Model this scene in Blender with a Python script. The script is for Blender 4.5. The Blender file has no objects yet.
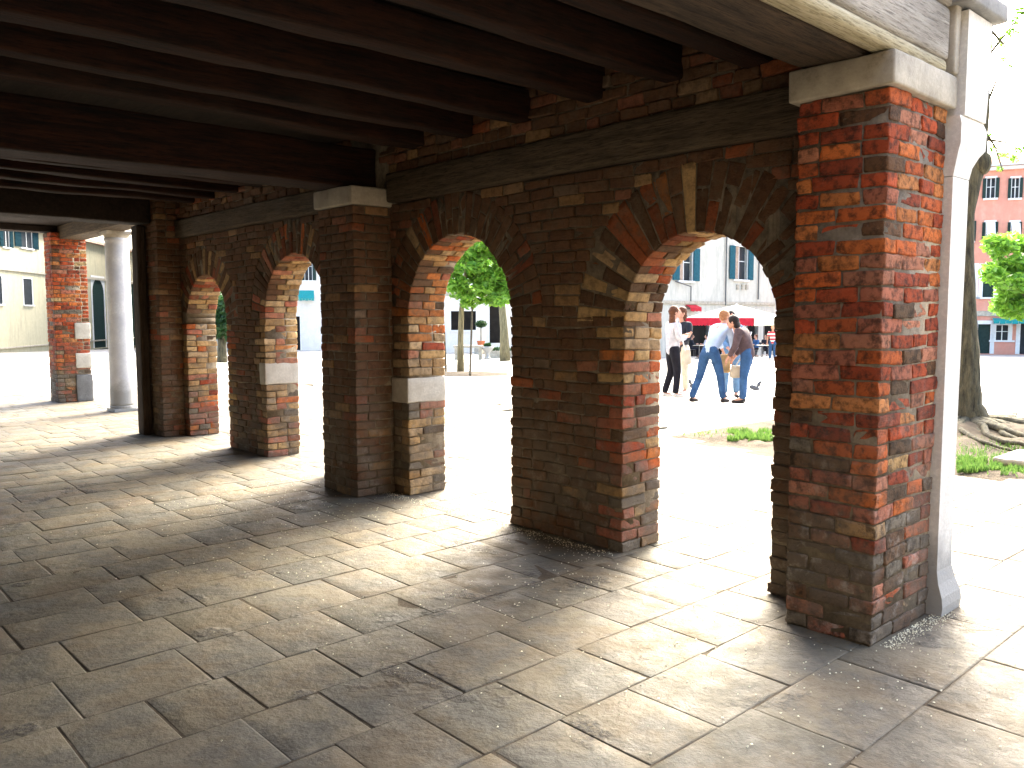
import bpy, bmesh, math, random
import numpy as np
from mathutils import Vector, Matrix, noise
rad = math.radians
S = bpy.context.scene
COL = S.collection
# ---------------------------------------------------------------- camera
CH, CF, CPITCH, CYAW = 1.6, 836.0, rad(4.75), rad(42.39)
cam_d = bpy.data.cameras.new('camera'); cam = bpy.data.objects.new('camera', cam_d); COL.objects.link(cam)
cam.location = (0, 0, CH)
cam.rotation_euler = (rad(90) - CPITCH, rad(0.1), -CYAW)
cam_d.sensor_width = 36; cam_d.lens = CF / 1024 * 36; cam_d.clip_start = 0.05; cam_d.clip_end = 2000
S.camera = cam
# ---------------------------------------------------------------- light
SUN_EL, SUN_AZ = rad(36), rad(64)      # azimuth from +Y towards +X
w = bpy.data.worlds.new('World'); S.world = w; w.use_nodes = True
nt = w.node_tree; bg = nt.nodes['Background']
sky = nt.nodes.new('ShaderNodeTexSky'); sky.sky_type = 'NISHITA'; sky.sun_disc = False
sky.sun_elevation = SUN_EL; sky.sun_rotation = SUN_AZ; sky.air_density = 1.0; sky.dust_density = 6.0; sky.ozone_density = 1.0
nt.links.new(sky.outputs[0], bg.inputs[0]); bg.inputs[1].default_value = 0.15
sl = bpy.data.lights.new('sun', 'SUN'); sl.energy = 2.1; sl.angle = rad(26); sl.color = (1, 0.965, 0.82)
sun = bpy.data.objects.new('sun', sl); COL.objects.link(sun)
sd = Vector((math.sin(SUN_AZ)*math.cos(SUN_EL), math.cos(SUN_AZ)*math.cos(SUN_EL), math.sin(SUN_EL)))
sun.rotation_euler = sd.to_track_quat('Z', 'Y').to_euler(); sun.location = (20, 20, 30)
vs = S.view_settings; vs.view_transform = 'Standard'; vs.look = 'None'; vs.gamma = 1; vs.exposure = 3.0
S.render.engine = 'CYCLES'
S.cycles.max_bounces = 8; S.cycles.diffuse_bounces = 6
random.seed(7); rng = np.random.default_rng(7)
# ---------------------------------------------------------------- pixel geometry (places real things at real distances)
cF = np.array([math.sin(CYAW)*math.cos(CPITCH), math.cos(CYAW)*math.cos(CPITCH), -math.sin(CPITCH)])
cR = np.array([math.cos(CYAW), -math.sin(CYAW), 0]); cU = np.cross(cR, cF); cC = np.array([0, 0, CH])
SL0, SLK = 16.5, 0.0282               # the square falls away gently beyond 16.5 m
def gz(x, y):
    s = x*math.sin(CYAW) + y*math.cos(CYAW)
    return -SLK*min(max(0.0, s-SL0), 110)
def ray(px, py): return cF*CF + cR*(px-512) - cU*(py-384)
def at(px, py):
    d = ray(px, py); z = 0.0
    for _ in range(60):
        p = cC + d*(z-CH)/d[2]; z = 0.6*z + 0.4*gz(p[0], p[1])
    return Vector((p[0], p[1], gz(p[0], p[1])))
def at_depth(px, py, dep):            # point at forward distance dep
    p = cC + ray(px, py)/CF*dep
    return Vector(p)
# ---------------------------------------------------------------- object helpers
WM = {}
def tag(o, label=None, cat=None, group=None, kind=None):
    if label: o['label'] = label
    if cat: o['category'] = cat
    if group: o['group'] = group
    if kind: o['kind'] = kind
    return o
def thing(name, label, cat, loc=(0, 0, 0), rz=0.0, group=None):
    o = bpy.data.objects.new(name, None); COL.objects.link(o); o.empty_display_size = 0.2
    o.location = loc; o.rotation_euler = (0, 0, rz)
    WM[o.name] = Matrix.Translation(Vector(loc)) @ Matrix.Rotation(rz, 4, 'Z')
    return tag(o, label, cat, group)
def mesh(name, V, Fc, mat, parent=None, smooth=False, col=None, local=False, midx=None):
    me = bpy.data.meshes.new(name)
    V = np.asarray(V, dtype=float).reshape(-1, 3)
    if parent is not None and not local:
        Mi = np.array(WM[parent.name].inverted())
        V = V @ Mi[:3, :3].T + Mi[:3, 3]
    if isinstance(Fc, np.ndarray):
        n = Fc.shape[0]; k = Fc.shape[1]
        me.vertices.add(len(V)); me.vertices.foreach_set('co', V.ravel())
        me.loops.add(n*k); me.loops.foreach_set('vertex_index', Fc.ravel().astype(np.int32))
        me.polygons.add(n); me.polygons.foreach_set('loop_start', np.arange(0, n*k, k, dtype=np.int32))
        me.update(calc_edges=True)
    else:
        me.from_pydata([tuple(v) for v in V], [], Fc)
    mats = mat if isinstance(mat, (list, tuple)) else [mat]
    for m in mats: me.materials.append(m)
    if midx is not None: me.polygons.foreach_set('material_index', np.asarray(midx, dtype=np.int32))
    if smooth: me.polygons.foreach_set('use_smooth', np.ones(len(me.polygons), dtype=bool))
    if col is not None:
        a = me.color_attributes.new('Col', 'FLOAT_COLOR', 'POINT')
        c = np.ones((len(V), 4)); c[:, :3] = col; a.data.foreach_set('color', c.ravel())
    me.validate(); me.update()
    o = bpy.data.objects.new(name, me); COL.objects.link(o)
    if parent is not None:
        o.parent = parent; WM[o.name] = WM[parent.name]
    else: WM[o.name] = Matrix.Identity(4)
    return o
class MB:
    """collects polygons for one mesh"""
    def __init__(s): s.v = []; s.f = []; s.mi = []
    def add(s, V, Fc, mi=0):
        n = len(s.v); s.v += [tuple(p) for p in V]; s.f += [tuple(i+n for i in f) for f in Fc]; s.mi += [mi]*len(Fc); return s
    def box(s, x0, x1, y0, y1, z0, z1, M=None, mi=0):
        V = [(x, y, z) for x in (x0, x1) for y in (y0, y1) for z in (z0, z1)]
        if M is not None: V = [tuple(M @ Vector(p)) for p in V]
        return s.add(V, [(0, 1, 3, 2), (4, 6, 7, 5), (0, 4, 5, 1), (2, 3, 7, 6), (0, 2, 6, 4), (1, 5, 7, 3)], mi)
    def tube(s, pts, radii, n=8, cap=True, mi=0):
        pts = [Vector(p) for p in pts]; base = []; prev = None
        V = []; 
        for i, p in enumerate(pts):
            t = (pts[min(i+1, len(pts)-1)] - pts[max(i-1, 0)]).normalized()
            if prev is None:
                a = Vector((0, 0, 1)) if abs(t.z) < .9 else Vector((1, 0, 0)); u = t.cross(a).normalized()
            else: u = (prev - t*prev.dot(t)).normalized()
            prev = u; v = t.cross(u)
            r = radii[i] if hasattr(radii, '__len__') else radii
            for k in range(n):
                a = 2*math.pi*k/n; V.append(p + (u*math.cos(a)+v*math.sin(a))*r)
        Fc = [(i*n+k, i*n+(k+1) % n, (i+1)*n+(k+1) % n, (i+1)*n+k) for i in range(len(pts)-1) for k in range(n)]
        if cap: Fc += [tuple(range(n-1, -1, -1)), tuple((len(pts)-1)*n+k for k in range(n))]
        return s.add(V, Fc, mi)
    def ell(s, c, r, seg=12, ring=8, M=None, mi=0):
        V = []; Fc = []
        for i in range(ring+1):
            th = math.pi*i/ring
            for k in range(seg):
                a = 2*math.pi*k/seg; p = Vector((r[0]*math.sin(th)*math.cos(a), r[1]*math.sin(th)*math.sin(a), r[2]*math.cos(th)))
                if M is not None: p = M @ p
                V.append(p + Vector(c))
        for i in range(ring):
            for k in range(seg): Fc.append((i*seg+k, (i+1)*seg+k, (i+1)*seg+(k+1) % seg, i*seg+(k+1) % seg))
        return s.add(V, Fc, mi)
    def lathe(s, prof, c, n=16, mi=0):
        V = [(c[0]+r*math.cos(2*math.pi*k/n), c[1]+r*math.sin(2*math.pi*k/n), c[2]+z) for r, z in prof for k in range(n)]
        Fc = [(i*n+k, i*n+(k+1) % n, (i+1)*n+(k+1) % n, (i+1)*n+k) for i in range(len(prof)-1) for k in range(n)]
        Fc += [tuple(range(n-1, -1, -1)), tuple((len(prof)-1)*n+k for k in range(n))]
        return s.add(V, Fc, mi)
    def build(s, name, mat, parent=None, smooth=False, local=False):
        return mesh(name, s.v, s.f, mat, parent, smooth, local=local, midx=s.mi if isinstance(mat, (list, tuple)) else None)
def surf_template(cx, cy, cz):
    """surface grid of the cube [-1,1]^3 with the given cut positions per axis"""
    idx = {}; V = []; Fc = []
    def vid(p):
        if p not in idx: idx[p] = len(V); V.append(p)
        return idx[p]
    C = (cx, cy, cz)
    for ax in range(3):
        b, c = [(1, 2), (2, 0), (0, 1)][ax]
        for sgn in (-1, 1):
            for i in range(len(C[b])-1):
                for j in range(len(C[c])-1):
                    q = []
                    for (u, v) in ((i, j), (i+1, j), (i+1, j+1), (i, j+1)):
                        p = [0, 0, 0]; p[ax] = float(sgn); p[b] = C[b][u]; p[c] = C[c][v]; q.append(vid(tuple(p)))
                    if sgn < 0: q.reverse()
                    Fc.append(q)
    return np.array(V), np.array(Fc)
T_FINE = surf_template([-1, -.9, -.45, 0, .45, .9, 1], [-1, -.8, 0, .8, 1], [-1, -.72, 0, .72, 1])
T_MED = surf_template([-1, -.88, 0, .88, 1], [-1, -.8, .8, 1], [-1, -.7, .7, 1])
def corner_noise(n, T, amp):
    """trilinear random corner offsets: (n, nv, 3)"""
    co = rng.uniform(-amp, amp, (n, 8, 3)); W = []
    for k in range(8):
        sx, sy, sz = (1 if k & 4 else -1), (1 if k & 2 else -1), (1 if k & 1 else -1)
        W.append((1+sx*T[:, 0])*(1+sy*T[:, 1])*(1+sz*T[:, 2])/8)
    return np.einsum('nkc,kv->nvc', co, np.array(W))
class Bricks:
    """irregular bricks, all of one masonry part"""
    def __init__(s): s.b = []
    def add(s, c, ax, ay, az, col, taper=0.0): s.b.append((c, ax, ay, az, col, taper))
    def box(s, x0, x1, y0, y1, z0, z1, col):
        if x1-x0 < .012 or y1-y0 < .012 or z1-z0 < .012: return
        s.add(((x0+x1)/2, (y0+y1)/2, (z0+z1)/2), ((x1-x0)/2, 0, 0), (0, (y1-y0)/2, 0), (0, 0, (z1-z0)/2), col)
    def arrays(s, T=T_FINE, amp=.004, fine=.0016, r=.0045):
        tv, tf = T; n = len(s.b); nv = len(tv)
        c = np.array([b[0] for b in s.b]); A = np.array([[b[1], b[2], b[3]] for b in s.b])   # n,3,3
        L = np.linalg.norm(A, axis=2)                                                     # half lengths n,3
        D = A / L[:, :, None]
        P = tv[None]*L[:, None, :]
        # long axis of template follows the longest brick side already (template axis 0 = ax)
        rr = np.minimum(r*rng.uniform(.5, 2.0, n), L.min(axis=1)*.7)[:, None, None]
        Q = np.clip(P, -(L[:, None, :]-rr), L[:, None, :]-rr); d = P-Q
        ln = np.linalg.norm(d, axis=2, keepdims=True); P = Q + np.where(ln > 1e-9, d/np.maximum(ln, 1e-9), 0)*np.minimum(ln, rr)
        tp = np.array([b[5] for b in s.b])[:, None]
        P[:, :, 2] *= 1 + tp*tv[None, :, 1]
        P += corner_noise(n, tv, amp) + rng.normal(0, fine, (n, nv, 3))
        W = np.einsum('nvk,nkc->nvc', P, D) + c[:, None, :]
        W[:, :, 2] += .0055*np.sin(W[:, :, 1]*5.1+W[:, :, 0]*7+1)*np.sin(W[:, :, 2]*3.3)
        F = (tf[None] + (np.arange(n)*nv)[:, None, None]).reshape(-1, 4)
        col = np.repeat(np.array([b[4] for b in s.b])[:, None, :], nv, axis=1).reshape(-1, 3)
        return W.reshape(-1, 3), F, col
    def build(s, name, mats, parent, core=None, **k):
        V, F, col = s.arrays(**k); mi = np.zeros(len(F), int)
        if core is not None and len(core.v):
            cf = np.array(core.f); V2 = np.array(core.v)
            F = np.vstack([F, cf+len(V)]); V = np.vstack([V, V2]); col = np.vstack([col, np.full((len(V2), 3), .3)])
            mi = np.concatenate([mi, np.ones(len(cf), int)])
        return mesh(name, V, F, mats, parent, col=col, midx=mi)
def rough_box(x0, x1, y0, y1, z0, z1, seg=.06, amp=.006, r=.012, freq=4.0, stretch=(1, 1, 1), seed=0, taper=None):
    def cuts(a, b):
        n = max(2, int(round((b-a)/seg))); n = min(n, 60); e = min(.9, r*1.2/((b-a)/2))
        return [-1] + list(np.linspace(-(1-e), 1-e, n)) + [1]
    tv, tf = surf_template(cuts(x0, x1), cuts(y0, y1), cuts(z0, z1))
    L = np.array([(x1-x0)/2, (y1-y0)/2, (z1-z0)/2]); c = np.array([(x0+x1)/2, (y0+y1)/2, (z0+z1)/2])
    P = tv*L; Q = np.clip(P, -(L-r), L-r); d = P-Q; ln = np.linalg.norm(d, axis=1, keepdims=True)
    P = Q + np.where(ln > 1e-9, d/np.maximum(ln, 1e-9), 0)*np.minimum(ln, r)
    st = np.array(stretch)
    for i in range(len(P)):
        q = Vector((P[i]+c)*freq*st) + Vector((seed*3.1, seed*7.7, seed*1.3))
        P[i] += np.array(noise.noise_vector(q))*amp + np.array(noise.noise_vector(q*4))*amp*.35
    return P+c, tf
# ---------------------------------------------------------------- materials
def mat(name):
    m = bpy.data.materials.new(name); m.use_nodes = True; n = m.node_tree.nodes; return m, m.node_tree, n, n['Principled BSDF']
def N(t, k, **kw):
    n = t.nodes.new('ShaderNode'+k)
    for a, b in kw.items(): setattr(n, a, b)
    return n
def coords(t, scale=(1, 1, 1), rot=(0, 0, 0), kind='Object'):
    tc = N(t, 'TexCoord'); mp = N(t, 'Mapping'); t.links.new(tc.outputs[kind], mp.inputs[0])
    mp.inputs['Scale'].default_value = scale; mp.inputs['Rotation'].default_value = rot; return mp.outputs[0]
def tnoise(t, vec, scale, detail=6, rough=.6):
    n = N(t, 'TexNoise'); n.inputs['Scale'].default_value = scale; n.inputs['Detail'].default_value = detail; n.inputs['Roughness'].default_value = rough
    t.links.new(vec, n.inputs['Vector']); return n.outputs['Fac']
def ramp(t, fac, stops):
    r = N(t, 'ValToRGB'); t.links.new(fac, r.inputs[0]); e = r.color_ramp.elements
    while len(e) < len(stops): e.new(.5)
    for el, (p, c) in zip(e, stops):
        el.position = p; el.color = (c, c, c, 1) if not hasattr(c, '__len__') else (*c, 1)
    return r.outputs[0]
def mix(t, a, b, fac, mode='MIX'):
    m = N(t, 'Mix', data_type='RGBA', blend_type=mode)
    for s, i in ((fac, 0), (a, 6), (b, 7)):
        if hasattr(s, 'links'): t.links.new(s, m.inputs[i])
        elif i == 0: m.inputs[0].default_value = s
        else: m.inputs[i].default_value = (*s, 1)
    return m.outputs[2]
def bump(t, bs, h, strength=.5, dist=.01):
    b = N(t, 'Bump'); b.inputs['Strength'].default_value = strength; b.inputs['Distance'].default_value = dist
    t.links.new(h, b.inputs['Height']); t.links.new(b.outputs[0], bs.inputs['Normal'])
def simple(name, c, rough=.8, var=.25, scale=8, bmp=.3, metallic=0, dist=.01, spec=.15):
    m, t, n, b = mat(name); v = coords(t)
    f = tnoise(t, v, scale); c = np.array(c)
    t.links.new(ramp(t, f, [(.3, tuple(c*(1-var))), (.7, tuple(np.minimum(1, c*(1+var))))]), b.inputs['Base Color'])
    b.inputs['Roughness'].default_value = rough; b.inputs['Metallic'].default_value = metallic; b.inputs['Specular IOR Level'].default_value = spec
    if bmp: bump(t, b, tnoise(t, v, scale*6), bmp, dist)
    return m
def geo_z(t):
    g = N(t, 'NewGeometry'); s = N(t, 'SeparateXYZ'); t.links.new(g.outputs['Position'], s.inputs[0]); return s.outputs[2]
def geo_vec(t):
    return N(t, 'NewGeometry').outputs['Position']
def brick_mat(name, lime=.5, smear=.35, soot=.75):
    m, t, n, b = mat(name); a = N(t, 'VertexColor', layer_name='Col'); v = geo_vec(t)
    f1 = tnoise(t, v, 22, 8, .65); f2 = tnoise(t, v, 90, 4, .7); f3 = tnoise(t, v, 3.2, 5, .6)
    c = mix(t, a.outputs[0], (.02, .015, .012), ramp(t, f1, [(.38, soot), (.55, 0)]))
    c = mix(t, c, (.42, .38, .32), ramp(t, f2, [(.6, 0), (.8, .3)]))
    c = mix(t, c, (.17, .125, .082), ramp(t, tnoise(t, v, 7, 9, .72), [(.5, 0), (.62, smear)]))
    # lime bloom and damp soiling that sit low on the masonry in patches
    z = geo_z(t); mr = N(t, 'MapRange'); t.links.new(z, mr.inputs[0]); mr.inputs[1].default_value = 1.35; mr.inputs[2].default_value = .35
    mu = N(t, 'Math', operation='MULTIPLY'); t.links.new(mr.outputs[0], mu.inputs[0]); t.links.new(ramp(t, f3, [(.38, 0), (.56, 1)]), mu.inputs[1])
    m2 = N(t, 'Math', operation='MULTIPLY'); t.links.new(mu.outputs[0], m2.inputs[0]); m2.inputs[1].default_value = .75
    c = mix(t, c, (.16, .135, .105), m2.outputs[0])
    m3 = N(t, 'Math', operation='MULTIPLY'); t.links.new(mr.outputs[0], m3.inputs[0]); t.links.new(ramp(t, tnoise(t, v, 9, 8, .7), [(.54, 0), (.68, lime)]), m3.inputs[1])
    c = mix(t, c, (.5, .46, .4), m3.outputs[0])
    t.links.new(c, b.inputs['Base Color']); b.inputs['Roughness'].default_value = .92; b.inputs['Specular IOR Level'].default_value = .2
    ad = N(t, 'Math', operation='ADD'); t.links.new(f1, ad.inputs[0]); t.links.new(f2, ad.inputs[1]); bump(t, b, ad.outputs[0], 1, .011)
    return m
BRICK = brick_mat('old_brick', .55, .1); BRICKW = brick_mat('smeared_old_brick', .3, .55, .4)  # wall brick: more mortar smear, fainter dark blotches than the pier brick
def mortar_mat():
    m, t, n, b = mat('lime_mortar'); v = geo_vec(t); f = tnoise(t, v, 14, 8, .7)
    t.links.new(ramp(t, f, [(.3, (.11, .086, .058)), (.7, (.3, .245, .175))]), b.inputs['Base Color']); b.inputs['Roughness'].default_value = .95
    bump(t, b, tnoise(t, v, 60, 6, .7), 1, .012); return m
MORTAR = mortar_mat()
def stone_mat(name, c=(.55, .52, .46), dirt=(.2, .18, .15), cov=.5, scale=5, rough=.75, zdirt=None, foot=(.34, .34, .33)):
    m, t, n, b = mat(name); v = geo_vec(t); f = tnoise(t, v, scale, 8, .65)
    col = mix(t, c, dirt, ramp(t, f, [(cov-.08, 1), (cov+.14, 0)]))
    col = mix(t, col, tuple(np.array(c)*.75), ramp(t, tnoise(t, v, scale*9, 6, .7), [(.45, .6), (.65, 0)]))
    if zdirt:
        mr = N(t, 'MapRange'); ad = N(t, 'Math', operation='ADD'); t.links.new(geo_z(t), ad.inputs[0])
        sc = N(t, 'Math', operation='MULTIPLY'); t.links.new(tnoise(t, v, 7, 6, .7), sc.inputs[0]); sc.inputs[1].default_value = .5; t.links.new(sc.outputs[0], ad.inputs[1])
        t.links.new(ad.outputs[0], mr.inputs[0]); mr.inputs[1].default_value = zdirt+.12; mr.inputs[2].default_value = zdirt-.12
        col = mix(t, col, foot, mr.outputs[0])
    t.links.new(col, b.inputs['Base Color']); b.inputs['Roughness'].default_value = rough
    bump(t, b, tnoise(t, v, scale*8, 8, .7), .6, .008); return m
ISTRIA = stone_mat('pale_limestone', (.5, .45, .36), (.24, .21, .16), .46)
WHITEST = stone_mat('white_limestone', (.8, .78, .73), (.62, .6, .55), .34, zdirt=.62)
MARBLE = stone_mat('grey_white_marble', (.8, .8, .8), (.55, .56, .6), .46, 4, .5, zdirt=.7)
def wood_mat(name, c1, c2, axis=0, rough=.85, grey=.55):
    m, t, n, b = mat(name); sc = [9, 9, 9]; sc[axis] = .7; 
    mp = N(t, 'Mapping'); t.links.new(geo_vec(t), mp.inputs[0]); mp.inputs['Scale'].default_value = sc; v = mp.outputs[0]
    f = tnoise(t, v, 3, 8, .7); g = tnoise(t, v, 14, 6, .7); l = tnoise(t, geo_vec(t), 1.3, 4)
    c = ramp(t, f, [(.32, c1), (.68, c2)]); c = mix(t, c, tuple(np.array(c1)*.35), ramp(t, g, [(.35, .8), (.5, 0)]))
    c = mix(t, c, (.16, .14, .115), ramp(t, l, [(.52, 0), (.75, grey)]))
    t.links.new(c, b.inputs['Base Color']); b.inputs['Roughness'].default_value = rough; b.inputs['Specular IOR Level'].default_value = .25
    ad = N(t, 'Math', operation='ADD'); t.links.new(f, ad.inputs[0]); t.links.new(g, ad.inputs[1]); bump(t, b, ad.outputs[0], 1, .012); return m
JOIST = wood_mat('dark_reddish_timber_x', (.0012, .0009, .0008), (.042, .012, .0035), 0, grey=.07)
JOISTG = wood_mat('brown_grey_edge_timber', (.02, .015, .01), (.1, .065, .04), 0, grey=.3)
PLATE = wood_mat('grey_brown_timber_y', (.045, .033, .021), (.17, .125, .08), 1, grey=.4)
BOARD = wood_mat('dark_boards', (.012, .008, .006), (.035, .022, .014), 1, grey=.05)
POSTW = wood_mat('dark_timber_z', (.03, .02, .012), (.09, .06, .04), 2, grey=.3)
FASC = wood_mat('weathered_painted_wood', (.3, .27, .23), (.56, .52, .46), 0)
CREAMW = wood_mat('cream_moulding', (.4, .34, .2), (.62, .56, .4), 0)
def slab_mat():
    m, t, n, b = mat('trachyte_paving'); v = geo_vec(t); g = N(t, 'NewGeometry')
    c = ramp(t, g.outputs['Random Per Island'], [(0, (.09, .081, .06)), (.2, (.13, .115, .08)), (.4, (.17, .145, .1)), (.6, (.11, .1, .078)), (.8, (.195, .165, .112)), (.92, (.1, .098, .086)), (1, (.17, .14, .105))])
    f = tnoise(t, v, 6, 8, .65); f2 = tnoise(t, v, 45, 8, .7); f3 = tnoise(t, v, 1.1, 4, .6)
    c = mix(t, c, (.13, .098, .06), ramp(t, tnoise(t, v, 1.9, 6, .6), [(.42, 0), (.6, .7)]))
    c = mix(t, c, (.088, .088, .078), ramp(t, tnoise(t, v, 2.7, 7, .65), [(.46, 0), (.58, .65)]))
    c = mix(t, c, (.065, .058, .046), ramp(t, f, [(.34, .45), (.48, 0)])); c = mix(t, c, (.24, .215, .17), ramp(t, f2, [(.54, 0), (.76, .5)]))
    c = mix(t, c, (.2, .175, .135), ramp(t, tnoise(t, v, 3.6, 8, .75), [(.52, 0), (.64, .5)]))
    msk = ramp(t, tnoise(t, v, 1.55, 5, .55), [(.61, 0), (.65, 1)]); rough_ = tnoise(t, v, 34, 6, .7)
    mm_ = N(t, 'Math', operation='MULTIPLY'); t.links.new(msk, mm_.inputs[0]); t.links.new(ramp(t, rough_, [(.42, .85), (.6, 0)]), mm_.inputs[1])
    c = mix(t, c, (.05, .048, .045), mm_.outputs[0])
    t.links.new(c, b.inputs['Base Color'])
    r = N(t, 'MapRange'); t.links.new(f, r.inputs[0]); r.inputs[1].default_value = .3; r.inputs[2].default_value = .7; r.inputs[3].default_value = .55; r.inputs[4].default_value = .9; b.inputs['Specular IOR Level'].default_value = .22
    t.links.new(r.outputs[0], b.inputs['Roughness'])
    h1 = N(t, 'Math', operation='MULTIPLY'); t.links.new(rough_, h1.inputs[0]); t.links.new(msk, h1.inputs[1])
    h2 = N(t, 'Math', operation='MULTIPLY'); t.links.new(f2, h2.inputs[0]); h2.inputs[1].default_value = .22
    h3 = N(t, 'Math', operation='ADD'); t.links.new(h1.outputs[0], h3.inputs[0]); t.links.new(h2.outputs[0], h3.inputs[1])
    h4 = N(t, 'Math', operation='ADD'); t.links.new(h3.outputs[0], h4.inputs[0]); t.links.new(tnoise(t, v, 12, 5, .6), h4.inputs[1])
    bump(t, b, h4.outputs[0], .6, .022); return m
SLAB = slab_mat()
JOINT = simple('joint_dirt', (.075, .058, .04), .95, .4, 10, .6)
def pav_mat():
    m, t, n, b = mat('pale_square_paving'); v = geo_vec(t)
    mp = N(t, 'Mapping'); t.links.new(v, mp.inputs[0]); br = N(t, 'TexBrick'); t.links.new(mp.outputs[0], br.inputs[0])
    br.inputs['Scale'].default_value = 1; br.inputs['Brick Width'].default_value = .7; br.inputs['Row Height'].default_value = .42; br.inputs['Mortar Size'].default_value = .012
    br.inputs['Color1'].default_value = (.40, .38, .34, 1); br.inputs['Color2'].default_value = (.33, .31, .28, 1); br.inputs['Mortar'].default_value = (.18, .16, .13, 1)
    c = mix(t, br.outputs[0], (.25, .23, .2), ramp(t, tnoise(t, v, .7, 6), [(.4, .5), (.6, 0)])); t.links.new(c, b.inputs['Base Color']); b.inputs['Roughness'].default_value = .7
    bump(t, b, tnoise(t, v, 20), .4, .01); return m
PAVE = pav_mat()
PETAL = simple('dry_blossom', (.85, .8, .6), .8, .2, 40, 0)
PLASTER = simple('dim_plaster', (.12, .1, .075), .9, .3, 3, .4)
def facade_mat(name, c, stain, amt=.6, sc=.5, low=None):
    m, t, n, b = mat(name); v = geo_vec(t)
    mp = N(t, 'Mapping'); t.links.new(v, mp.inputs[0]); mp.inputs['Scale'].default_value = (2.2, 2.2, .45)
    c2 = mix(t, c, stain, ramp(t, tnoise(t, mp.outputs[0], sc*2, 8, .7), [(.48, 0), (.66, amt)]))
    c2 = mix(t, c2, tuple(np.array(c)*.8), ramp(t, tnoise(t, v, 3, 8, .7), [(.4, .5), (.6, 0)]))
    t.links.new(c2, b.inputs['Base Color']); b.inputs['Roughness'].default_value = .9; bump(t, b, tnoise(t, v, 12), .4, .02); return m
CREAM = facade_mat('cream_stained_render', (.55, .53, .46), (.24, .24, .2))
YELLOW = facade_mat('yellowed_render', (.46, .42, .28), (.28, .26, .19))
PINK = facade_mat('salmon_render', (.64, .28, .2), (.6, .4, .3), .5)
WHITEF = facade_mat('white_render', (.7, .68, .64), (.5, .48, .45), .4)
TRIMW = simple('white_trim', (.7, .7, .68), .7, .08, 5, .1)
GREENSH = simple('green_shutter', (.03, .09, .085), .6, .2, 6, .2, spec=0)
BLUESH = simple('blue_green_shutter', (.03, .10, .13), .6, .2, 6, .2, spec=0)
DKSH = simple('dark_green_shutter', (.03, .05, .045), .6, .2, 6, .2, spec=0)
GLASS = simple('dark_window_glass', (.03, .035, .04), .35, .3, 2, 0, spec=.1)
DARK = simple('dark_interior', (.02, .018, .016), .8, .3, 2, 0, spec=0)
CURT = simple('curtain', (.5, .38, .3), .9, .3, 6, 0)
TILE = simple('roof_tile', (.35, .2, .13), .9, .35, 4, .6, dist=.05)
METAL = simple('grey_metal', (.12, .12, .12), .5, .2, 8, .1, .6)
REDC = simple('red_canvas', (.45, .02, .035), .85, .15, 6, .1)
WHITEC = simple('white_canvas', (.8, .78, .72), .85, .05, 6, .1)
CREAMC = simple('cream_canvas', (.7, .66, .5), .85, .05, 6, .1)
TEAL = simple('teal_canvas', (.02, .25, .25), .8, .1, 6, .1)
SOIL = simple('dry_soil', (.09, .07, .048), .95, .4, 5, 1, dist=.03)
TERRA = simple('terracotta', (.4, .13, .06), .85, .2, 12, .2)
def leaf_mat(name, c1, c2):
    m, t, n, b = mat(name); g = N(t, 'NewGeometry')
    c = ramp(t, g.outputs['Random Per Island'], [(0, c1), (1, c2)]); t.links.new(c, b.inputs['Base Color']); b.inputs['Roughness'].default_value = .55
    tr = N(t, 'BsdfTranslucent'); t.links.new(c, tr.inputs[0]); ms = N(t, 'MixShader'); ms.inputs[0].default_value = .45
    t.links.new(b.outputs[0], ms.inputs[1]); t.links.new(tr.outputs[0], ms.inputs[2]); t.links.new(ms.outputs[0], t.nodes['Material Output'].inputs[0]); return m
LEAF = leaf_mat('fresh_leaf', (.09, .24, .018), (.24, .46, .05))
LEAFD = leaf_mat('dark_leaf', (.015, .05, .012), (.035, .09, .02))
GRASS = leaf_mat('grass_blade', (.05, .13, .02), (.14, .24, .05))
def bark_mat(name, c1, c2):
    m, t, n, b = mat(name); mp = N(t, 'Mapping'); t.links.new(geo_vec(t), mp.inputs[0]); mp.inputs['Scale'].default_value = (14, 14, 2.2)
    f = tnoise(t, mp.outputs[0], 1.2, 8, .7); t.links.new(ramp(t, f, [(.36, c1), (.62, c2)]), b.inputs['Base Color']); b.inputs['Roughness'].default_value = .95
    bump(t, b, f, 1, .05); return m
BARK = bark_mat('grooved_bark', (.02, .018, .01), (.12, .105, .06))
BARKL = bark_mat('pale_bark', (.12, .1, .05), (.28, .24, .13))
STAKE = simple('stake_wood', (.1, .08, .05), .9, .3, 10, .3)
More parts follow.
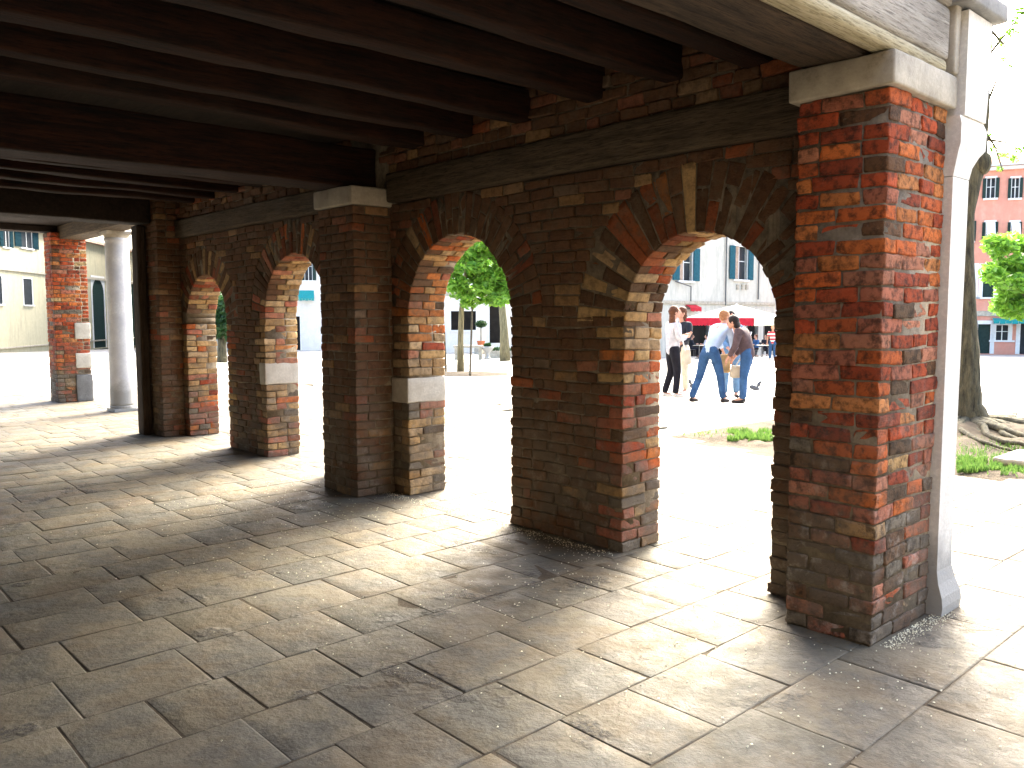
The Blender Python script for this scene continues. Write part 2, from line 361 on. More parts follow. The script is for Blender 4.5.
# ================================================================= GROUND
def ground():
    s_list = [-120, -20, SL0, 22, 30, 45, 70, SL0+110, 600]; r_list = [-600, -120, -40, -10, 10, 40, 120, 600]
    V = []; Fc = []
    for s_ in s_list:
        for r_ in r_list:
            x = s_*math.sin(CYAW)+r_*math.cos(CYAW); y = s_*math.cos(CYAW)-r_*math.sin(CYAW); V.append((x, y, gz(x, y)-.03))
    n = len(r_list)
    for i in range(len(s_list)-1):
        for j in range(n-1): Fc.append((i*n+j, i*n+j+1, (i+1)*n+j+1, (i+1)*n+j))
    tag(mesh('ground', V, Fc, PAVE), kind='structure')
ground()
def paving(name, regions, label=None):
    """individually cut stone slabs laid in rows, each with worn rounded edges"""
    V = []; Fc = []; tv, tf = surf_template([-1, -.96, -.5, 0, .5, .96, 1], [-1, -.95, 0, .95, 1], [-1, .5, 1])
    off = 0
    for (x0, x1, ys, lo, hi, skip) in regions:
        for k in range(len(ys)-1):
            x = x0 + random.uniform(-.3, 0)
            while x < x1:
                l = random.uniform(lo, hi); y0, y1 = ys[k], ys[k+1]
                cx, cy = x+l/2, (y0+y1)/2
                if not (skip and skip(cx, cy)):
                    g = random.uniform(.0003, .0020); L = np.array([l/2-g, (y1-y0)/2-g, .03]); P = tv*L; r = random.uniform(.003, .007)
                    Q = np.clip(P, -(L-r), L-r); d = P-Q; ln = np.linalg.norm(d, axis=1, keepdims=True); P = Q+np.where(ln > 1e-9, d/np.maximum(ln, 1e-9), 0)*np.minimum(ln, r)
                    P += corner_noise(1, tv, .003)[0]*np.array([1.9, 1.9, .35]); P += rng.normal(0, .0009, P.shape)
                    V.append(P + np.array([cx, cy, -.03+random.uniform(-.0012, .0012)])); Fc.append(tf+off); off += len(tv)
                x += l
    return tag(mesh(name, np.vstack(V), np.vstack(Fc), SLAB), kind='structure')
def rows(a, b, lo, hi):
    ys = [a]
    while ys[-1] < b: ys.append(ys[-1]+random.uniform(lo, hi))
    return ys
pit = lambda x, y: (x > 8.75 and 2.3 < y < 7.2)
ys_in = [1.77, 2.23, 2.67, 3.10, 3.52, 3.98, 4.46] + rows(4.88, 19, .36, .47)
ys_out = sorted([1.77-.0, 1.31, .80, .3, -.2, -.72, -1.2, -1.7, -2.2, -2.7])
paving('paved_floor', [(-3.2, 4.9, ys_in, .28, .58, None), (-3.2, 9.2, ys_out, .55, 1.0, None), (4.95, 9.2, ys_in, .45, .9, pit)])
m = MB(); m.box(-3.2, 4.9, -2.6, 19, -.02, -.0030); m.box(4.93, 8.8, -2.6, 19, -.02, -.0030); tag(m.build('joint_bedding', JOINT), kind='structure')
# loose blossom flakes on the paving
def petals():
    V = []; Fc = []
    def put(x, y, s):
        a = random.uniform(0, 6.28); z = .003; n = len(V); t = random.uniform(.001, .004)
        for k in range(4):
            b_ = a+k*1.57; rr = s*random.uniform(.6, 1.1); V.append((x+rr*math.cos(b_), y+rr*math.sin(b_)*.7, z+(t if k % 2 else 0)))
        V.append((x, y, z+t+.002)); 
        for k in range(4): Fc.append((n+k, n+(k+1) % 4, n+4))
    for _ in range(16000):
        x = random.uniform(1.0, 5.5)+random.uniform(0, 1.2); y = random.uniform(.4, 7.5)
        d = noise.noise(Vector((x*1.6, y*1.6, 3)))*.5+.5
        if random.random() < d*d*min(1, max(.08, (x-1.2)/3.4)): put(x, y, random.uniform(.0035, .009))
    for _ in range(420):   # swept up against the pier foot
        t_ = random.random(); x = 3.95+.75*t_; y = 1.70-abs(random.gauss(0, .05)); put(x, y, random.uniform(.003, .007))
    for _ in range(900):
        t_ = random.random(); put(4.2-abs(random.gauss(0, .06)), 3.6+t_*2.7, random.uniform(.003, .006))
    tag(mesh('fallen_blossom', V, Fc, PETAL), 'tiny pale dry blossom flakes scattered over the stone paving', 'blossom', kind='stuff')
petals()
# ================================================================= BRICKWORK
RED = [(.46, .085, .03), (.42, .08, .03), (.54, .125, .04), (.34, .07, .033), (.58, .135, .035)]
BRN = [(.15, .075, .036), (.17, .088, .046), (.13, .066, .036), (.18, .106, .06), (.13, .08, .046)]
TAN = [(.56, .35, .15), (.62, .41, .19), (.48, .29, .13), (.52, .36, .2)]  # yellowish jamb bricks, lightened so sunny bounce light is in their colour
ORG = [(.62, .17, .045), (.58, .2, .06), (.6, .24, .08)]
PNK = [(.46, .16, .095), (.48, .2, .12)]
GRY = [(.19, .155, .115), (.24, .205, .155)]
def pick(wts):
    fam = random.choices([RED, BRN, TAN, ORG, PNK, GRY], wts)[0]; c = np.array(random.choice(fam)); return c*random.uniform(.78, 1.12)
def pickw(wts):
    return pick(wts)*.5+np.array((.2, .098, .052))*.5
W_PIER = lambda z: (7, 1.3, .5, 3, 2.4, .1) if z > .95 else ((5, 3, .6, 1.6, 2.5, .8) if z > .6 else (1.6, 4, 1, .3, 1.4, 2.5))
W_WALL = lambda z: (.35, 9, .6, .08, .35, .4) if z > .6 else (.25, 7, .4, .03, .4, .9)
ZC = .0745
def courses(z0, z1):
    n = max(1, int(round((z1-z0)/ZC))); h = (z1-z0)/n; return [(z0+i*h, z0+(i+1)*h) for i in range(n)]
def split(a, b, first, lo=.2, hi=.27, g=.009):
    """break a run into bricks with mortar gaps g"""
    out = []; x = a; l = first
    while x < b-1e-4:
        e = x+l
        if b-e < .075: e = b
        out.append((x+(g/2 if x > a else 0), e-(g/2 if e < b else 0))); x = e; l = random.uniform(lo, hi)
    return out
def brick_shaft(x0, x1, y0, y1, z0, z1, wt, B=None, core=None, g=.008, special=None, jit=.004):
    B = B or Bricks(); core = core or MB(); d = .115
    for i, (a, b) in enumerate(courses(z0, z1)):
        zz0, zz1 = a+g/2, b-g/2; J = lambda: random.uniform(-jit, jit)
        def put(X0, X1, Y0, Y1):
            c = (pickw if wt is W_WALL else pick)(wt((a+b)/2))
            if special: c = special((X0+X1)/2, (Y0+Y1)/2, (a+b)/2, c)
            if c is None: return
            h = random.uniform(-.002, .002); B.box(X0, X1, Y0, Y1, zz0+h, zz1+h, c)
        if i % 2 == 0:
            for (p, q) in split(x0, x1, random.choice([.24, .13, .2])):
                put(p, q, y0+J(), y0+d); put(p, q, y1-d, y1+J())
            for (p, q) in split(y0+d+g, y1-d-g, .24):
                put(x0+J(), x0+d, p, q); put(x1-d, x1+J(), p, q)
        else:
            for (p, q) in split(y0, y1, random.choice([.24, .13, .2])):
                put(x0+J(), x0+d, p, q); put(x1-d, x1+J(), p, q)
            for (p, q) in split(x0+d+g, x1-d-g, .24):
                put(p, q, y0+J(), y0+d); put(p, q, y1-d, y1+J())
    r = .0065; core.box(x0+r, x1-r, y0+r, y1-r, z0, z1-.002)
    return B, core
# ---- near corner pier
PZ = 2.635
np_ = thing('brick_pier', 'nearest red brick corner pier with pale stone block on top', 'pier', (4.24, 1.94, 0))
B, core = brick_shaft(3.9, 4.56, 1.72, 2.17, 0, PZ, W_PIER, jit=.005)
B.build('shaft', [BRICK, MORTAR], np_, core, amp=.0055)
V, F = rough_box(3.865, 4.6, 1.685, 2.21, PZ+.002, PZ+.155, .05, .006, .01)
mesh('capital', V, F, ISTRIA, np_, smooth=True)
# ---- arcade walls
def arch_wall(name, label, y0, y1, z1, arches, wt, jamb_col, T=T_FINE, blocks=()):
    """arches: (yc, r, spring, ring)"""
    X0, X1 = 4.25, 4.65; root = thing(name, label, 'wall', (4.45, (y0+y1)/2, 0)); B = Bricks(); g = .008; d = .115
    blk = lambda y, z: any(b[0]-.01 < y < b[1]+.01 and b[2] < z < b[3] for b in blocks)
    for i, (a, b) in enumerate(courses(0, z1)):
        zc = (a+b)/2; za, zb = a+g/2, b-g/2; solid = [(y0, y1)]; edges = set()
        cuts = []
        for (yc, r, sp, ring) in arches:
            if zc <= sp: cuts.append((yc-r, yc+r, True))
            elif zc < sp+r+ring:
                cuts.append((yc-math.sqrt((r+ring)**2-(zc-sp)**2), yc+math.sqrt((r+ring)**2-(zc-sp)**2), False))
        for (c0, c1, jamb) in cuts:
            ns = []
            for (s0, s1) in solid:
                if c1 <= s0 or c0 >= s1: ns.append((s0, s1)); continue
                if c0 > s0: ns.append((s0, c0)); 
                if c1 < s1: ns.append((c1, s1))
            solid = ns
            if jamb: edges |= {c0, c1}
        for (s0, s1) in solid:
            if s1-s0 < .03: continue
            L, R = s0, s1
            jl = min(.24 if i % 2 else .12, s1-s0)*random.uniform(.92, 1.05)
            jr = min(.12 if i % 2 else .24, s1-s0)*random.uniform(.92, 1.05)
            def jamb(p, q, side):
                xs = random.choice([[.25], [.12, .27], [.15], [.13, .25]]) if i % 2 else random.choice([[.12], [.27], [.25], [.2]])
                bs = [X0]+[X0+k*random.uniform(.97, 1.03) for k in xs]+[X1]
                for k in range(len(bs)-1):
                    if blk((p+q)/2, zc): continue
                    jt = random.uniform(-.009, .007)
                    pp, qq = (p, q+jt) if side > 0 else (p-jt, q)
                    B.box(bs[k]+(g/2 if k else random.uniform(-.004, .004)), bs[k+1]-(g/2 if k < len(bs)-2 else 0), pp, qq, za, zb, jamb_col(-side, (bs[k]+bs[k+1])/2, (p+q)/2, zc))
            if s0 in edges: jamb(s0, s0+jl-g/2, -1); L = s0+jl+g/2
            if s1 in edges: jamb(s1-jr+g/2, s1, 1); R = s1-jr-g/2
            if R-L > .03:
                for (xa, xb) in ((X0, X0+d), (X1-d, X1)):
                    for (p, q) in split(L, R, random.uniform(.1, .25)):
                        if blk((p+q)/2, zc): continue
                        j = random.uniform(-.005, .004); h = random.uniform(-.002, .002)
                        B.box(xa+(j if xa == X0 else 0), xb, p, q, za+h, zb+h, pickw(wt(zc)))
    core = MB(); rc = .008
    ycuts = {y0, y1}
    for (yc, r, sp, ring) in arches:
        for k in range(25): ycuts.add(yc+(r+rc)*math.cos(math.pi*k/24))
    ycuts = sorted(ycuts)
    for p, q in zip(ycuts[:-1], ycuts[1:]):
        m_ = (p+q)/2; lo = 0
        def zz(y):
            for (yc, r, sp, ring) in arches:
                if abs(m_-yc) < r+rc: return sp+math.sqrt(max(0, (r+rc)**2-min((y-yc)**2, (r+rc)**2)))
            return 0
        a_, b_ = zz(p), zz(q)
        Vx = [(x, y, z) for x in (X0+rc, X1-rc) for (y, z) in ((p, a_), (q, b_), (q, z1-.002), (p, z1-.002))]
        core.add(Vx, [(0, 1, 2, 3), (7, 6, 5, 4), (0, 4, 5, 1), (1, 5, 6, 2), (2, 6, 7, 3), (3, 7, 4, 0)])
    B.build('brickwork', [BRICKW, MORTAR], root, core, T=T, amp=.006)
    for (yc, r, sp, ring) in arches:
        A = Bricks(); n = int(math.pi*r/.066)
        for k in range(n):
            th = math.pi*(k+.5)/n; ct, st = math.cos(th), math.sin(th)
            m1 = ring*(random.uniform(.56, .66) if k % 2 else random.uniform(.34, .44)); segs = [(0, m1), (m1+.006, ring)] if random.random() < .75 else [(0, ring)]
            xs = [X0, X0+random.uniform(.11, .16), X0+random.uniform(.26, .3), X1] if k % 2 else [X0, X0+random.uniform(.2, .25), X1]
            tone = random.uniform(.72, 1.12)
            for (r0, r1) in segs:
                for m_ in range(len(xs)-1):
                    rm = r+(r0+r1)/2; hl = (r1-r0)/2-(.004 if r0 else 0); tw = math.pi*rm/n/2-.0035
                    if m_ and r0 > 0: continue
                    jr = random.uniform(-.008, .006); c = (4.25, yc+rm*ct, sp+rm*st)
                    if c[1] < y0+.03 or c[1] > y1-.03: continue
                    hx = (xs[m_+1]-xs[m_])/2-.004; cx = (xs[m_]+xs[m_+1])/2+(random.uniform(-.004, .004) if m_ == 0 else 0)
                    col = jamb_col(1 if ct > 0 else -1, cx, c[1], sp+rm*st, arch=True)*tone
                    A.add((cx, yc+(rm+jr)*ct, sp+(rm+jr)*st), (hx, 0, 0), (0, hl*ct, hl*st), (0, -tw*st, tw*ct), col, taper=hl/rm)
        A.build('arch_ring', [BRICKW], root, None, T=T, amp=.0035)
    for (b0, b1, za, zb, tall) in blocks:
        V, F = rough_box(X0-.012, X1+.01, b0, b1+.004, za+.003, zb-.003, .05, .007, .01, 6); mesh('stone_block', V, F, tall, root, smooth=True)
    return root
A1 = (3.02, .548, 1.55, .42); A2 = (5.335, .665, 1.58, .34); A3 = (8.06, .68, 1.56, .34); A4 = (10.36, .62, 1.48, .32)
def jc_near(side, x, y, z, arch=False):
    if side > 0 and y > 4.5:      # far jamb of second arch: yellow-orange bricks, lightened to carry sunny bounce
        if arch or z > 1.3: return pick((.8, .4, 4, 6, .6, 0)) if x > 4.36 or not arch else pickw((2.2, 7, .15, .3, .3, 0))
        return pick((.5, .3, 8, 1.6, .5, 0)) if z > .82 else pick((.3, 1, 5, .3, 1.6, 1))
    if side > 0:                  # far jamb of first arch, same lightened tan bricks
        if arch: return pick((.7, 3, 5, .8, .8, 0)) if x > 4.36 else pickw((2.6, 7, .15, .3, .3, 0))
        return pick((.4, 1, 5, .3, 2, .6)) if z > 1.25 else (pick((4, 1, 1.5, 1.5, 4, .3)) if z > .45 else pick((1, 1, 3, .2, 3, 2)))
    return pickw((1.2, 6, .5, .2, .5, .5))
def jc_far(side, x, y, z, arch=False):
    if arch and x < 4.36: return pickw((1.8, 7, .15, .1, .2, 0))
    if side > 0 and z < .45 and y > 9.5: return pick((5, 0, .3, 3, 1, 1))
    return pick((.3, .4, 7, .8, 1.2, .4)) if z > .8 or arch else pick((1.4, .6, 4, .6, 2, 1))  # tan bricks lightened here too, bounce light painted into them
LBLOCK = stone_mat('white_block_stone', (.62, .58, .5), (.4, .36, .29), .42)
arch_wall('arcade_wall', 'brown brick wall pierced by the two nearest round arches', 2.17, 6.25, 2.57, [A1, A2], W_WALL, jc_near,
          blocks=[(A2[0]+A2[1], 6.25, .82, 1.045, LBLOCK)])
arch_wall('arcade_wall', 'farther brown brick wall pierced by two round arches beyond the brick pilaster', 6.83, 11.15, 2.6, [A3, A4], W_WALL, jc_far, T=T_MED,
          blocks=[(A3[0]+A3[1], A3[0]+A3[1]+.13, .815, 1.07, LBLOCK)])
# ---- pilaster between the two pairs of arches
mp_ = thing('brick_pilaster', 'tall brick pilaster between second and third arch, stone capital under the beam', 'pilaster', (4.25, 6.54, 0))
B, core = brick_shaft(3.87, 4.66, 6.25, 6.83, 0, 2.54, W_WALL)
B.build('shaft', [BRICKW, MORTAR], mp_, core)
V, F = rough_box(3.835, 4.68, 6.22, 6.86, 2.542, 2.70, .06, .006, .012); mesh('capital', V, F, ISTRIA, mp_, smooth=True)
# ---- far end pier of the wall
fp = thing('brick_pier', 'dark brick pier at the far end of the arcade wall, next to the last arch', 'pier', (4.3, 11.5, 0))
B, core = brick_shaft(3.97, 4.65, 11.15, 11.78, 0, 3.21, W_WALL); B.build('shaft', [BRICKW, MORTAR], fp, core, T=T_MED)
V, F = rough_box(3.84, 3.955, 11.5, 11.74, 0, 2.78, .1, .01, .02, 3, (1, 1, .3)); mesh('timber_post', V, F, POSTW, fp, smooth=True)
# ---- far brick pier with white stones
bp = thing('brick_pier', 'free-standing red brick pier with white stone blocks left of the marble column', 'pier', (4.45, 17.1, 0))
def sp(x, y, z, c):
    return None if (x > 4.5 and y < 17.2 and (1.02 < z < 1.30 or .56 < z < .83)) else c
B, core = brick_shaft(4.14, 4.72, 16.88, 17.4, 0, 3.1, lambda z: (8, 1.2, .4, 2.6, 1, .3) if z > .6 else (2, 2, .8, .5, 1, 2.5), special=None)
B.build('shaft', [BRICK, MORTAR], bp, core, T=T_MED)
for (za, zb, m_) in ((1.16, 1.46, LBLOCK), (.62, .9, LBLOCK)):
    V, F = rough_box(4.46, 4.735, 16.86, 17.42, za, zb, .06, .006, .012); mesh('stone_block', V, F, m_, bp, smooth=True)
V, F = rough_box(4.45, 4.74, 16.85, 17.42, 0, .5, .06, .01, .015); mesh('plinth', V, F, stone_mat('grey_plinth', (.22, .22, .22), (.1, .1, .1), .5), bp, smooth=True)
# ---- marble column
mc = thing('marble_column', 'white and grey marble column standing free right of the red brick pier', 'column', (4.55, 14.75, 0))
m = MB(); n = 28; prof = [(.2, .10), (.196, .14), (.194, .6), (.19, 1.4), (.187, 2.0), (.184, 2.74), (.182, 2.8), (.194, 2.82), (.196, 2.85), (.186, 2.87)]
m.lathe(prof, (4.60, 14.75, 0), n); o = m.build('shaft', MARBLE, mc, True)
m = MB(); m.box(4.40, 4.80, 14.55, 14.95, 0, .05); m.lathe([(.2, .05), (.205, .08), (.2, .1)], (4.60, 14.75, 0), n); m.build('base', MARBLE, mc)
m = MB(); m.lathe([(.186, 2.87), (.2, 2.91), (.21, 2.93)], (4.60, 14.75, 0), n); m.box(4.39, 4.81, 14.54, 14.96, 2.931, 2.975); m.build('capital', ISTRIA, mc)
# ---- outer white stone pilaster behind the near pier
wp = thing('stone_pilaster', 'white stone half column on the outer side of the nearest brick pier, flared base', 'pilaster', (4.7, 1.85, 0))
def profile_box(prof, x0, yc, hy):   # stacked rectangular profile: (outward x, y half grow, z)
    V = []; Fc = []
    for (ox, gy, z) in prof: V += [(x0, yc-hy-gy, z), (ox, yc-hy-gy, z), (ox, yc+hy+gy, z), (x0, yc+hy+gy, z)]
    for i in range(len(prof)-1):
        for k in range(4): Fc.append((i*4+k, i*4+(k+1) % 4, i*4+4+(k+1) % 4, i*4+4+k))
    Fc += [(3, 2, 1, 0), tuple(len(V)-4+k for k in range(4))]; return V, Fc
V, F = profile_box([(4.83, .03, 0), (4.835, .035, .05), (4.825, .03, .1), (4.80, .01, .17), (4.775, .0, .24), (4.765, 0, .3)], 4.572, 1.85, .17); mesh('base', V, F, WHITEST, wp)
V, F = profile_box([(4.765, 0, .3), (4.772, 0, 1.2), (4.785, 0, 2.1), (4.785, 0, 2.296)], 4.572, 1.85, .17); mesh('shaft', V, F, WHITEST, wp)
V, F = profile_box([(4.79, 0, 2.30), (4.80, .01, 2.36), (4.86, .02, 2.42), (4.92, .03, 2.46), (4.93, .03, 2.56), (4.90, .02, 2.60)], 4.572, 1.85, .17); mesh('capital', V, F, WHITEST, wp)
V, F = profile_box([(4.905, .03, 2.603), (4.93, .03, 2.8), (4.94, .03, 3.12)], 4.61, 1.85, .17); mesh('upper_block', V, F, WHITEST, wp)
# ================================================================= TIMBER
V, F = rough_box(4.19, 4.5, 2.22, 6.24, 2.575, 2.825, .09, .012, .018, 2.2, (1, .35, 1)); tag(mesh('wall_beam', V, F, PLATE, smooth=True), 'long grey-brown timber lying in the wall above the two nearest arches', 'beam')
V, F = rough_box(4.19, 4.5, 6.87, 11.14, 2.605, 2.83, .12, .012, .018, 2.2, (1, .35, 1), 3); tag(mesh('wall_beam', V, F, PLATE, smooth=True), 'timber beam lying in the wall above the two farther arches', 'beam')
uw = thing('wall_infill', 'rough brick and rubble courses between wall beam and ceiling joists', 'wall', (4.4, 6.5, 2.83)); B = Bricks()
for (ya, yb) in ((2.17, 6.36), (6.82, 11.14)):
    for (a, b) in courses(2.83, 3.222):
        for (p, q) in split(ya, yb, .15, .12, .28):
            B.box(4.225+random.uniform(-.012, .012), 4.36, p+.002, q-.002, a+.005, b-.005, pickw((.5, 6, 2, .05, .5, .8)))
core = MB(); core.box(4.245, 4.6, 2.17, 6.24, 2.835, 3.22); core.box(4.22, 4.6, 6.242, 6.86, 2.706, 3.22); core.box(4.245, 4.6, 6.862, 11.14, 2.835, 3.22); B.build('brickwork', [BRICKW, MORTAR], uw, core, amp=.009, fine=.002)
def beam(name, label, x0, x1, y0, y1, z0, z1, m_, s=0, cat='beam', group=None, parent=None, amp=.01):
    V, F = rough_box(x0, x1, y0, y1, z0, z1, .11, amp, .022, 2.0, (.45, 1, 1), s); o = mesh(name, V, F, m_, parent, smooth=True)
    if parent is None: tag(o, label, cat, group)
    return o
jy = [2.50, 3.10, 3.73, 4.43, 5.05, 5.70]
ordn = ['nearest', 'second nearest', 'third nearest', 'fourth nearest', 'fifth nearest', 'farthest']
for i, y in enumerate(jy):
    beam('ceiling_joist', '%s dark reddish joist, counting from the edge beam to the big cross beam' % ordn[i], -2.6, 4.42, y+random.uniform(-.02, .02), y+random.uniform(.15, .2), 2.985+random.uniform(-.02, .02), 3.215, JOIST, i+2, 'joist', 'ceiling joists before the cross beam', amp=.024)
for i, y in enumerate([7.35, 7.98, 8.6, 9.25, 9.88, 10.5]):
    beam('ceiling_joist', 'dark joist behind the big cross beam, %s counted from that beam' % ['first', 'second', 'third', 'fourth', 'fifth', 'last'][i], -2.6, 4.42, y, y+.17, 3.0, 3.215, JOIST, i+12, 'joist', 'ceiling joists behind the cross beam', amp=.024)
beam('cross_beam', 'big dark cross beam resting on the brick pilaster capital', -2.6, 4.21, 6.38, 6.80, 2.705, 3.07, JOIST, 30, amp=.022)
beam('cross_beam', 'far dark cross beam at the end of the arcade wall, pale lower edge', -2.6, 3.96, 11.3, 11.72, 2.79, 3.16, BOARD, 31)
o = beam('edge_beam', 'dark beam along the open near end, resting on the corner pier', -2.6, 4.5, 1.83, 2.16, 2.795, 3.2, JOISTG, 32, amp=.014)
fb = thing('fascia', 'weathered whitish painted fascia with cream moulding above the nearest pier', 'fascia', (1.5, 1.75, 2.8))
beam('board', None, -2.7, 4.53, 1.70, 1.775, 2.865, 3.12, FASC, 33, parent=fb, amp=.004)
beam('board', None, -2.7, 4.53, 1.69, 1.77, 3.125, 3.42, FASC, 34, parent=fb, amp=.004)
beam('moulding', None, -2.7, 4.50, 1.70, 1.82, 2.795, 2.86, CREAMW, 35, parent=fb, amp=.003)
V, F = rough_box(4.535, 4.60, 1.68, 1.76, 2.80, 3.42, .06, .003, .01); mesh('corner_trim', V, F, ISTRIA, fb, smooth=True)
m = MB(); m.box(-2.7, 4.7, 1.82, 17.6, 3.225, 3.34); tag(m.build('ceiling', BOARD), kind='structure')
V, F = rough_box(4.28, 4.68, 11.8, 17.5, 2.98, 3.222, .15, .008, .01); tag(mesh('lintel', V, F, PLATE, smooth=True), 'timber lintel running over the marble column to the far brick pier', 'lintel')
V, F = rough_box(-2.6, 4.7, 17.0, 17.4, 3.11, 3.22, .2, .008, .01); tag(mesh('lintel', V, F, BOARD, smooth=True), 'dark lintel across the far open end of the portico', 'lintel')
# building body above and behind the portico
bd = thing('portico_building', 'old house standing over the arcade, weathered wall and thin cornice above the nearest pier', 'building', (0, 9, 0))
m = MB(); m.box(-2.95, -2.7, -9, 17.6, 0, 7.5); m.build('back_wall', PLASTER, bd)
m = MB(); m.box(-2.69, 4.6, 1.79, 1.99, 3.43, 7.5); m.box(4.36, 4.62, 2.0, 17.6, 3.345, 7.5); m.box(-2.69, 4.35, 17.3, 17.6, 3.36, 7.5); m.build('upper_wall', ISTRIA, bd)
V, F = rough_box(-2.7, 5.05, 1.60, 2.3, 3.16, 3.23, .12, .004, .01) if False else rough_box(4.50, 5.02, 1.6, 2.3, 3.13, 3.22, .06, .006, .012); mesh('cornice', V, F, stone_mat('grey_cornice', (.28, .28, .27), (.14, .14, .14), .5), bd, smooth=True)
m = MB(); m.box(-2.9, 5.0, 1.7, 17.7, 7.51, 7.7); m.build('roof', TILE, bd)
hb = thing('unseen_blocker_house', 'plain unseen house added behind the camera to keep sky light out of the portico', 'building', (0, -8, 0))  # unseen block behind the camera, added to cut skylight reaching the portico
m = MB(); m.box(-2.6, 2.6, -12, -4.6, 0, 8.5); m.build('wall', PLASTER, hb); m = MB(); m.box(-2.65, 3.0, -12.2, -4.3, 8.51, 8.7); m.build('roof', TILE, hb)
# ================================================================= FACADES
class Facade:
    def __init__(s, name, label, apx, apy, az, z=None):
        s.P = at(apx, apy); s.az = rad(az); s.u = Vector((math.sin(s.az), math.cos(s.az), 0)); s.v = Vector((-s.u.y, s.u.x, 0))
        s.root = thing(name, label, 'building', s.P, math.atan2(s.u.y, s.u.x)); s.ops = []
    def loc(s, px, py):
        d = Vector(ray(px, py)); c = Vector(cC); t_ = (s.P-c).dot(s.v)/d.dot(s.v); p = c+d*t_-s.P; return p.dot(s.u), p.z
    def rect(s, px0, px1, py0, py1):
        xm = (px0+px1)/2; ym = (py0+py1)/2; return s.loc(px0, ym)[0], s.loc(px1, ym)[0], s.loc(xm, py1)[1], s.loc(xm, py0)[1]
    def wall(s, px0, px1, z0, z1, m_, depth=8, T=.4):
        x0, x1 = s.loc(px0, 300)[0], s.loc(px1, 300)[0]; s.x0, s.x1, s.z0, s.z1 = x0, x1, z0, z1
        xs = sorted({x0, x1} | {c for o in s.ops for c in o[:2] if x0 < c < x1}); zs = sorted({z0, z1} | {c for o in s.ops for c in o[2:4] if z0 < c < z1})
        sol = lambda i, j: 0 <= i < len(xs)-1 and 0 <= j < len(zs)-1 and not any(o[0] < (xs[i]+xs[i+1])/2 < o[1] and o[2] < (zs[j]+zs[j+1])/2 < o[3] for o in s.ops)
        m = MB()
        for i in range(len(xs)-1):
            for j in range(len(zs)-1):
                if not sol(i, j): continue
                a, b, c, d = xs[i], xs[i+1], zs[j], zs[j+1]
                m.add([(a, 0, c), (b, 0, c), (b, 0, d), (a, 0, d)], [(0, 1, 2, 3)]); m.add([(a, T, c), (b, T, c), (b, T, d), (a, T, d)], [(3, 2, 1, 0)])
                if not sol(i-1, j): m.add([(a, 0, c), (a, T, c), (a, T, d), (a, 0, d)], [(3, 2, 1, 0)])
                if not sol(i+1, j): m.add([(b, 0, c), (b, T, c), (b, T, d), (b, 0, d)], [(0, 1, 2, 3)])
                if not sol(i, j-1): m.add([(a, 0, c), (b, 0, c), (b, T, c), (a, T, c)], [(3, 2, 1, 0)])
                if not sol(i, j+1): m.add([(a, 0, d), (b, 0, d), (b, T, d), (a, T, d)], [(0, 1, 2, 3)])
        m.box(x0, x0+T, T+.001, depth, z0, z1); m.box(x1-T, x1, T+.001, depth, z0, z1); m.box(x0, x1, depth+.001, depth+T, z0, z1)
        m.box(x0+T+.01, x1-T-.01, T+.9, T+1.0, z0, z1)      # inner partition keeps the openings dark
        m.build('wall', m_, s.root, local=True)
        m = MB(); m.add([(x0-.4, -.5, z1), (x1+.4, -.5, z1), (x1+.4, depth/2, z1+1.6), (x0-.4, depth/2, z1+1.6), (x0-.4, depth+.8, z1), (x1+.4, depth+.8, z1)],
                        [(0, 1, 2, 3), (3, 2, 5, 4), (0, 3, 4), (1, 5, 2), (0, 4, 5, 1)]); m.build('roof', TILE, s.root, local=True)
    def window(s, px0, px1, py0, py1, frame=TRIMW, pane=GLASS, sh=None, shw=.5, kind='window', bars=True, sill=True, tw=.12, curtain=False, arch=False, label=None, dep=.18):
        x0, x1, z0, z1 = s.rect(px0, px1, py0, py1)
        if kind == 'door': z0 = min(z0, .02)
        s.ops.append((x0, x1, z0, z1)); w_ = x1-x0
        m = MB(); m.box(x0-tw, x0, -.03, .25, z0, z1); m.box(x1, x1+tw, -.03, .25, z0, z1); m.box(x0-tw, x1+tw, -.05, .25, z1+.001, z1+tw)
        if arch:
            r = w_/2; zc = z1-r; k = 12; xc = (x0+x1)/2
            for sg in (-1, 1):
                for q in range(k):
                    a, b = math.pi/2*q/k, math.pi/2*(q+1)/k
                    P = [(xc+sg*r*math.cos(a), zc+r*math.sin(a)), (xc+sg*r*math.cos(b), zc+r*math.sin(b)), (xc+sg*r*math.cos(b), z1), (xc+sg*r*math.cos(a), z1)]
                    V_ = [(p[0], y_, p[1]) for y_ in (-.02, .2) for p in P]; m.add(V_, [(0, 1, 2, 3), (7, 6, 5, 4), (0, 4, 5, 1)])
        f = m.build(kind, frame, s.root, local=True)
        if label: f['label'] = label
        m = MB()
        m.box(x0+.001, x1-.001, dep, dep+.04, z0+.001, z1-.001); m.build('pane' if kind == 'window' else 'leaf', pane, f, local=True)
        if bars and kind == 'window':
            m = MB(); m.box((x0+x1)/2-.03, (x0+x1)/2+.03, dep-.05, dep-.01, z0, z1); m.box(x0, x1, dep-.045, dep-.015, z0+(z1-z0)*.55, z0+(z1-z0)*.55+.05); m.build('glazing_bars', frame, f, local=True)
        if curtain:
            m = MB(); k = 14
            for q in range(k): m.box(x0+w_*(.12+.3*q/k), x0+w_*(.12+.3*(q+1)/k), .08+.03*(q % 2), .12+.03*(q % 2), z0+.02, z1-.02)
            m.build('curtain', CURT, f, local=True)
        if sill and kind == 'window': m = MB(); m.box(x0-tw*1.6, x1+tw*1.6, -.14, .05, z0-.12, z0-.001); m.build('sill', frame, f, local=True)
